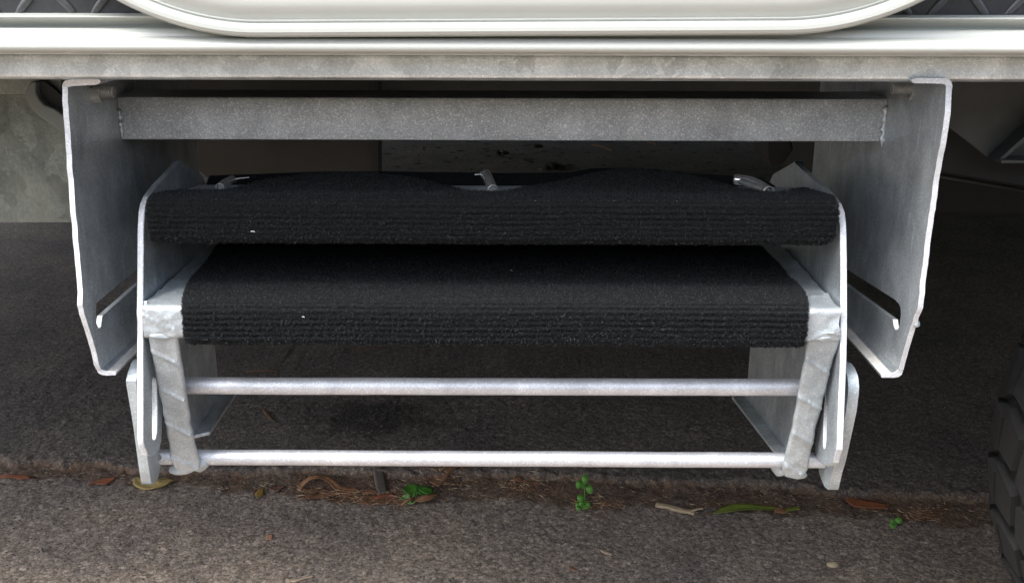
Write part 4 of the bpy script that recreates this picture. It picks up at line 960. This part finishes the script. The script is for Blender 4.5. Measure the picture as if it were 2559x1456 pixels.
# far debris seen below the cross channel
for px, py, w1, w2, m_, lab in [(1255, 392, 0.05, 0.03, M_darkbit, 'dark clump of debris left of the far twigs'), (1520, 352, 0.10, 0.03, M_brown, 'dark brown lump right under the cross bar'), (1385, 425, 0.07, 0.03, M_darkbit, 'dark tuft of debris behind the middle spring'), (1345, 371, 0.04, 0.018, M_darkbit, 'small dark block of debris on the far asphalt')]:
    c = gp(px, py, 0.004); bm = bmesh.new(); bmesh.ops.create_icosphere(bm, subdivisions=3, radius=1)
    for v in bm.verts: v.co = Vector((v.co.x * w1 / 2, v.co.y * w1 / 2, v.co.z * w2 / 2)) * (1 + 0.9 * noise.noise(v.co * 3.1 + Vector((px, 0, 0))))
    me = bpy.data.meshes.new('debris'); bm.to_mesh(me); bm.free(); o = link('debris', me, m_, smooth=60); o.location = c; tag(o, lab, 'debris')
for a, b, lab in [((1560, 350), (1640, 368), 'pale long twig on the far asphalt'), ((1480, 370), (1530, 384), 'shorter pale twig below the long far one')]:
    pa, pb = gp(*a, 0.006), gp(*b, 0.006); o = tube('twig', [pa, (pa + pb) / 2 + Vector((0, 0.01, 0.004)), pb], 0.0035, M_brown, None, 6); tag(o, lab, 'twig')

# loose grit and shredded plant litter nobody could count
def scatter(name, n, m, gen, label):
    vs, fs = [], []
    for _ in range(n):
        r = gen()
        if r is None: continue
        p, sx_, sy_, sz_, rot = r; b = len(vs); ca, sa = math.cos(rot), math.sin(rot)
        for (x, y, z) in ((1, 0, 0), (0.2, 0.9, 0.1), (-0.9, 0.3, 0), (-0.3, -0.9, 0.1), (0.1, 0.1, 1), (0, 0, -0.6)):
            x *= sx_ * rnd.uniform(0.7, 1.2); y *= sy_ * rnd.uniform(0.7, 1.2); z *= sz_
            vs.append((p.x + x * ca - y * sa, p.y + x * sa + y * ca, p.z + z))
        for k in range(4): fs += [(b + k, b + (k + 1) % 4, b + 4), (b + (k + 1) % 4, b + k, b + 5)]
    o = pyd(name, vs, fs, m, kind='stuff'); o['label'] = label; return o
def g_any(lo, hi, ylo=1.0, yhi=2.0):
    def f():
        x, y = rnd.uniform(-0.95, 0.95), ylo + (yhi - ylo) * rnd.random() ** 1.4
        s = rnd.uniform(lo, hi); return Vector((x, y, gz(x, y) + s * 0.2)), s, s * rnd.uniform(0.6, 1), s * 0.7, rnd.uniform(0, 6.3)
    return f
scatter('grit', 3600, leafmat('grit_dark', (0.075, 0.065, 0.06), 0.5), g_any(0.0008, 0.0026), 'loose dark grit on the asphalt')
scatter('grit', 750, leafmat('grit_pale', (0.30, 0.26, 0.22), 0.5), g_any(0.0007, 0.0019), 'scattered pale grit on the asphalt')
def g_band():
    x = rnd.uniform(-0.75, 0.8); t = rnd.random(); a = float(np.interp(x, lx, ly)); b = float(np.interp(x, sx, sy)); y = a + (b - a) * t + rnd.gauss(0, 0.008)
    dens = 0.35 + 0.65 * math.exp(-((x + 0.17) / 0.16) ** 2)
    if rnd.random() > dens: return None
    l = rnd.uniform(0.002, 0.008); return Vector((x, y, gz(x, y) + 0.0012)), l, rnd.uniform(0.0003, 0.0009), 0.0005, rnd.uniform(0, 6.3)
scatter('plant_litter', 1500, M_brown, g_band, 'shredded brown plant litter in the dirt strip')
scatter('plant_litter', 500, M_straw, g_band, 'pale straw fragments in the dirt strip')
scatter('plant_litter', 500, M_darkbit, g_band, 'dark plant crumbs in the dirt strip')
def g_heap():
    cx, cy = rnd.choice(((880, 1238), (930, 1243), (1010, 1250), (1120, 1195), (1310, 1215), (1480, 1262), (790, 1232), (2300, 1285)))
    p = atz(cx + rnd.gauss(0, 34), cy + rnd.gauss(0, 9)); l = rnd.uniform(0.002, 0.011)
    return Vector((p.x, p.y, gz(p.x, p.y) + rnd.uniform(0.001, 0.004))), l, rnd.uniform(0.0004, 0.0014), 0.0006, rnd.uniform(0, 6.3)
scatter('plant_litter', 420, M_tan, g_heap, 'shredded tan bark crumbs heaped in the joint')
scatter('plant_litter', 260, M_straw, g_heap, 'pale chaff among the bark crumbs')
scatter('plant_litter', 420, M_brown, g_heap, 'brown leaf crumbs heaped in the joint')
def g_far():
    x = rnd.uniform(-0.8, 1.2); y = rnd.uniform(3.0, 5.2); l = rnd.uniform(0.006, 0.03)
    return Vector((x, y, 0.012)), l, rnd.uniform(0.002, 0.005), 0.003, rnd.uniform(0, 6.3)
scatter('plant_litter', 500, M_darkbit, g_far, 'dark twigs and crumbs on the asphalt beyond the step')
scatter('plant_litter', 160, M_grey, g_far, 'grey twigs on the asphalt beyond the step')
